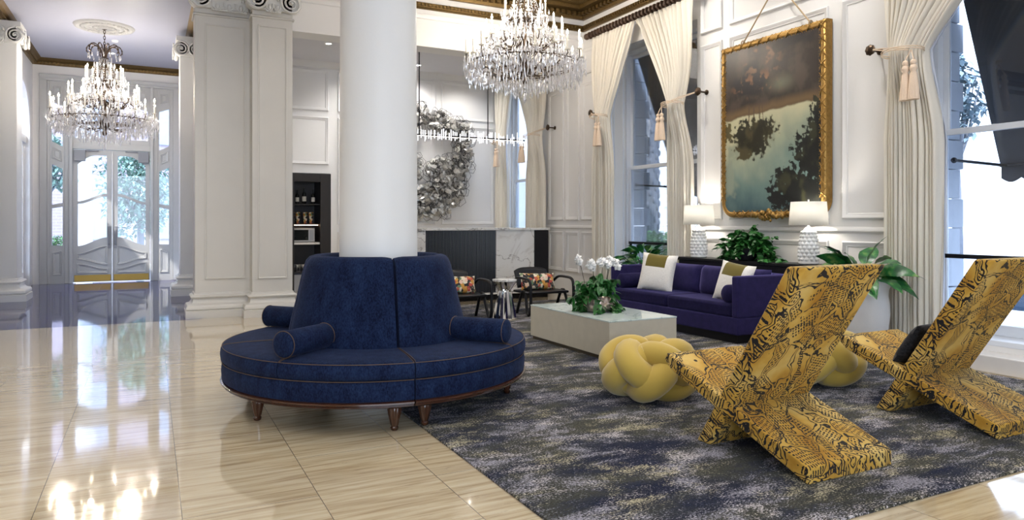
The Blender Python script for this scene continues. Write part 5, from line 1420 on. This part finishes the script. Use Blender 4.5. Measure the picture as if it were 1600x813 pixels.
MB().ball(tuple(apex), .03, 12, 8).build('hook', 'bronze', r)

# ------------------------------------------------------------------ outside
GZ = -.25
def ext(name, mb, mat, label, cat, **k): return tag(mb.build(name, mat, **k), label, cat)
struct(MB().box(7.14, 60, -20, 60, GZ - .1, GZ).build('ground', 'kerb', smooth=False), 'pale paved street outside the windows')
struct(MB().box(-20, 7.14, 18.25, 60, GZ - .1, GZ + .15).build('ground', 'kerb', smooth=False), 'pale paved forecourt beyond the entrance doors')
def quoins(y, label):
    m = MB(); z = GZ; i = 0
    while z < 4.6:
        e = .06 if i % 2 else 0; m.box(7.14, 7.42 + e, y - .0, y + .45, z, z + .29); z += .30; i += 1
    o = m.build('stone_quoins', 'quoin', smooth=False, bevel=.008); struct(o, label)
quoins(9.60, 'blue grey stone quoins outside the left window'); quoins(4.42, 'blue grey stone quoins outside the right window')
def awning(y0, y1, label):
    r = thing('awning', label, 'awning', (7.14, (y0 + y1) / 2, 4.15), group='dark canvas window awnings'); h = (y1 - y0) / 2
    m = MB(); X1, Z1 = .90, -2.25
    vs = [(0, -h, 0), (0, h, 0), (X1, h, Z1), (X1, -h, Z1)]
    m.prism([(0, 0), (.02, .0), (X1 + .012, Z1), (X1 - .012, Z1)], -h, h, 'y')
    k = 10 * 2; vv = []
    for i in range(k * 6 + 1):
        y = -h + 2 * h * i / (k * 6); vv += [(X1, y, Z1), (X1, y, Z1 - .13 - .045 * abs(math.sin(PI * i / 12)))]
    m.add(vv, [(2 * i, 2 * i + 1, 2 * i + 3, 2 * i + 2) for i in range(k * 6)])
    m.build('canvas', 'awning', r, smooth=False)
    m = MB()
    m.tube([(X1 - .02, -h, Z1), (X1 - .02, h, Z1)], .014, 8)
    for s in (-1, 1): m.tube([(0, s * (h - .06), Z1 + .02), (X1 - .02, s * (h - .06), Z1)], .016, 8); m.ball((-.02, s * (h - .06), Z1 + .02), .03, 8, 6)
    m.build('support_arm', 'black', r)
awning(7.65, 9.55, 'dark canvas awning outside the left window'); awning(2.4, 4.36, 'dark canvas awning outside the right window')
def facade(name, x0, x1, y0, y1, z1, mat, wins, label, face):
    r = thing(name, label, 'building', ((x0 + x1) / 2, (y0 + y1) / 2, GZ)); cx, cy = (x0 + x1) / 2, (y0 + y1) / 2
    o = MB().box(x0 - cx, x1 - cx, y0 - cy, y1 - cy, 0, z1).build('wall', mat, r, smooth=False)
    for (a, b, c, d) in wins:
        m = MB()
        if face == 'x': m.box(x0 - cx - .05, x0 - cx + .02, a - cy, b - cy, c, d)
        else: m.box(a - cx, b - cx, y0 - cy - .05, y0 - cy + .02, c, d)
        m.build('window', 'pane_far', r, smooth=False)
M['pane_far'] = simple('distant_glass', (.30, .36, .46), .1, var=.2)
facade('facade_building', 17, 22, -10, 45, 16, 'ext_blocks', [(14 + 4 * i, 15.6 + 4 * i, 5.5, 8) for i in range(6)], 'pale block faced building across the street', 'x')
facade('brick_building', -9, 9, 27, 33, 14, 'ext_brick', [(-7 + 2.4 * i, -5.8 + 2.4 * i, 1.0 + 3.2 * j, 3.0 + 3.2 * j) for i in range(6) for j in range(3)], 'pink brick building beyond the entrance doors', 'y')
m = MB(); m.lathe([(.30, 0), (.30, .15), (.2, .2), (.18, 4.4), (.28, 4.6), (.28, 4.8)], 24); o = m.build('porch_column', 'ext_white', loc=(-1.60, 22.5, GZ + .15)); tag(o, 'white porch column outside the entrance doors', 'column')
def crown_tree(x, y, z0, zc, R_, n, mat, label, seed, trunk=.12, name='street_tree', sc_=(1, 1, 1), ls=.16):
    rnd = random.Random(seed); r = thing(name, label, 'tree', (x, y, z0))
    m = MB(); m.tube(bez([(0, 0, 0), (.05, 0, zc * .4), (0, .04, zc)], 5), [trunk * (1 - .5 * i / 10) for i in range(11)], 10)
    for i in range(9): d = rdir(rnd, .1, 1.3); m.tube([(0, 0, zc * .7), (d.x * R_ * .4, d.y * R_ * .4, zc * .8 + d.z * R_ * .3), (d.x * R_ * .85, d.y * R_ * .85, zc + d.z * R_ * .7)], [trunk * .4, trunk * .25, trunk * .08], 6)
    m.build('trunk', 'bark', r)
    m = MB()
    for i in range(n):
        d = rdir(rnd, -1.2, 1.5); q = rnd.random() ** .4 * R_ * (1 + .25 * noise.noise(d * 2 + V(seed, 0, 0))); p = V(d.x * q * sc_[0], d.y * q * sc_[1], zc + d.z * q * sc_[2])
        leaf(m, p, rdir(rnd, -.8, .8), ls * rnd.uniform(.7, 1.3), ls * .55, .6, n=2)
    m.build('leaves', mat, r)
crown_tree(-.30, 23.0, -.1, 2.3, 1.05, 3200, 'tree_leaf', 'feathery green tree seen through the right entrance door', 31, sc_=(1, 1, 1.3))
crown_tree(-2.35, 21.2, -.1, 2.9, .75, 1300, 'tree_leaf', 'small tree seen through the left sidelight', 32)
crown_tree(-1.98, 19.8, -.1, .72, .36, 900, 'hedge', 'round clipped shrub outside the left sidelight', 33, trunk=.04, name='clipped_shrub', ls=.08)
crown_tree(10.0, 6.02, GZ, 3.3, .40, 700, 'far_leaf', 'tree crown outside the right window beside the awning', 34, trunk=.09, sc_=(1, .8, 1.5), ls=.14)
# palm trunk with boots outside the left window
m = MB()
for i in range(150):
    z = i * .033; a = i * 2.4; rr = .15; m.ball((rr * math.cos(a), rr * math.sin(a), z), .06, 6, 4, sc_=(.6, .8, 1.3))
m.tube([(0, 0, 0), (0, 0, 5)], .15, 12)
o = thing('palm_tree', 'rough palm trunk outside the left window', 'tree', (10.0, 12.75, GZ)); m.build('trunk', 'bark', o)
m = MB()
for i in range(18):
    a = i * .7; d = V(math.cos(a), math.sin(a), .8); 
    for k in range(16):
        t = k / 15; p = V(math.cos(a) * 1.7 * t, math.sin(a) * 1.7 * t, 5.0 + .9 * t - 1.5 * t * t)
        for s in (-1, 1): leaf(m, p, (math.cos(a) * .5 - s * math.sin(a), math.sin(a) * .5 + s * math.cos(a), -.3), .45, .03, .6, n=2)
m.build('fronds', 'hedge', o)
rnd = random.Random(77); m = MB()
for i in range(9000):
    x = rnd.uniform(8.6, 9.5); y = rnd.uniform(7.5, 16); z = GZ + rnd.random() ** .5 * (1.3 + .15 * noise.noise(V(x, y * 2, 0))); leaf(m, (x, y, z), rdir(rnd, -.3, 1.2), .13, .07, .5, n=2)
m.box(8.8, 9.3, 7.6, 15.9, GZ, GZ + 1.0)
o = m.build('hedge', 'hedge'); tag(o, 'low clipped hedge along the street outside the left window', 'hedge', kind='stuff')
# parked car
r = thing('parked_car', 'dark car parked outside the right window', 'car', (11.3, 3.6, GZ))
side = [(-2.1, .35), (-2.15, .7), (-1.9, .88), (-1.15, .95), (-.65, 1.36), (.75, 1.40), (1.45, .98), (2.0, .90), (2.15, .6), (2.1, .35)]
MB().prism(side, -.85, .85, 'x').build('body', 'car', r, bevel=.06, seg=3, angle=30)
MB().prism([(-1.0, .97), (-.6, 1.30), (.70, 1.33), (1.25, 1.0)], -.86, .86, 'x').build('windows', 'pane_far', r, smooth=False)
for sy in (-1.35, 1.35):
    for sx_ in (-.78, .78): MB().lathe([(.001, -.1), (.2, -.1), (.31, -.09), (.33, 0), (.31, .09), (.2, .1), (.001, .1)], 28, mat=Matrix.Rotation(PI / 2, 4, 'Y')).build('wheel', 'tyre', r, loc=(sx_, sy, .33))
# ------------------------------------------------------------------ world, light, camera
w = bpy.data.worlds.new('sky'); sc.world = w; w.use_nodes = True; nt = w.node_tree
bg = nt.nodes['Background']
tc = N(nt, 'ShaderNodeTexCoord'); sep = N(nt, 'ShaderNodeSeparateXYZ'); nt.links.new(tc.outputs['Generated'], sep.inputs[0])
c = ramp(nt, mth(nt, 'MULTIPLY', mth(nt, 'ADD', sep.outputs['Z'], .2), .8), [(0, (.66, .74, .90)), (.3, (.72, .84, 1.0)), (1, (.50, .68, 1.0))])
nt.links.new(c, bg.inputs['Color']); bg.inputs['Strength'].default_value = WORLD
def area(x, y, z, sx, sy, rot, e, col):
    l = bpy.data.lights.new('downlight_glow', 'SPOT'); l.energy = e; l.color = col; l.spot_size = 2.4; l.spot_blend = .9; l.shadow_soft_size = .12
    o = bpy.data.objects.new('downlight_glow', l); COL.objects.link(o); o.location = (x, y, z); o.rotation_euler = rot; return o
area(4.70, 13.3, AC - .02, 0, 0, (.15, 0, 0), 150, (1, .97, .93))
# unseen fill lights added to the lobby ceiling, shaped as recessed downlights
DLS = [(-5, 1), (-2, 1), (1, 1), (4, 1), (-5, 4.5), (-2, 4.5), (3.2, 4.3), (-5, 8), (-2, 8), (1.2, 8.2), (5.75, 5.2), (5.75, 7.2), (2.6, 6.6), (5.6, 2.9)]
for i, (x, y) in enumerate(DLS):
    downlight(x, y, CEIL, 'added recessed fill downlight in the lobby ceiling above the frame', 'added lobby fill downlights')
    area(x, y, CEIL - .02, 0, 0, (0, 0, 0), DL, (1, .95, .88))
for x, y in ((-.7, 12.2), (-.7, 16.6)):  # weaker fill lights added to the hall ceiling
    downlight(x, y, HC, 'added recessed fill downlight in the hall ceiling', 'added hall fill downlights'); area(x, y, HC - .02, 0, 0, (0, 0, 0), DL * .3, (1, .95, .9))
sn = bpy.data.lights.new('sun', 'SUN'); sn.energy = SUN; sn.angle = .02; sn.color = (1, .98, .94)
so = bpy.data.objects.new('sun', sn); COL.objects.link(so); so.rotation_euler = V(-.6, -.35, .75).to_track_quat('Z', 'Y').to_euler()
for i, (x, y) in enumerate(((2.75, 12.4), (3.6, 13.3), (5.8, 13.3))):  # extra lights added to brighten the alcove back wall
    downlight(x, y, AC, 'added recessed fill downlight in the alcove ceiling', 'added alcove fill downlights'); area(x, y, AC - .02, 0, 0, (0, 0, 0), 95, (1, .97, .93))
cam = bpy.data.cameras.new('camera'); co = bpy.data.objects.new('camera', cam); COL.objects.link(co); sc.camera = co
cam.sensor_width = 36; cam.lens = 36 * 1110 / 1600; cam.shift_y = -58.5 / 1600; cam.clip_start = .05; cam.clip_end = 200
co.location = (0, 0, 1.3); co.rotation_euler = (PI / 2, 0, -math.atan2(565, 1110))
vs_ = sc.view_settings; vs_.view_transform = 'Standard'; vs_.look = 'None'; vs_.gamma = 1; vs_.use_curve_mapping = False; vs_.exposure = EXPO
cy_ = sc.cycles
cy_.max_bounces = 7; cy_.diffuse_bounces = 4; cy_.glossy_bounces = 4; cy_.transmission_bounces = 6; cy_.transparent_max_bounces = 24
cy_.caustics_reflective = False; cy_.caustics_refractive = False; cy_.sample_clamp_indirect = 6
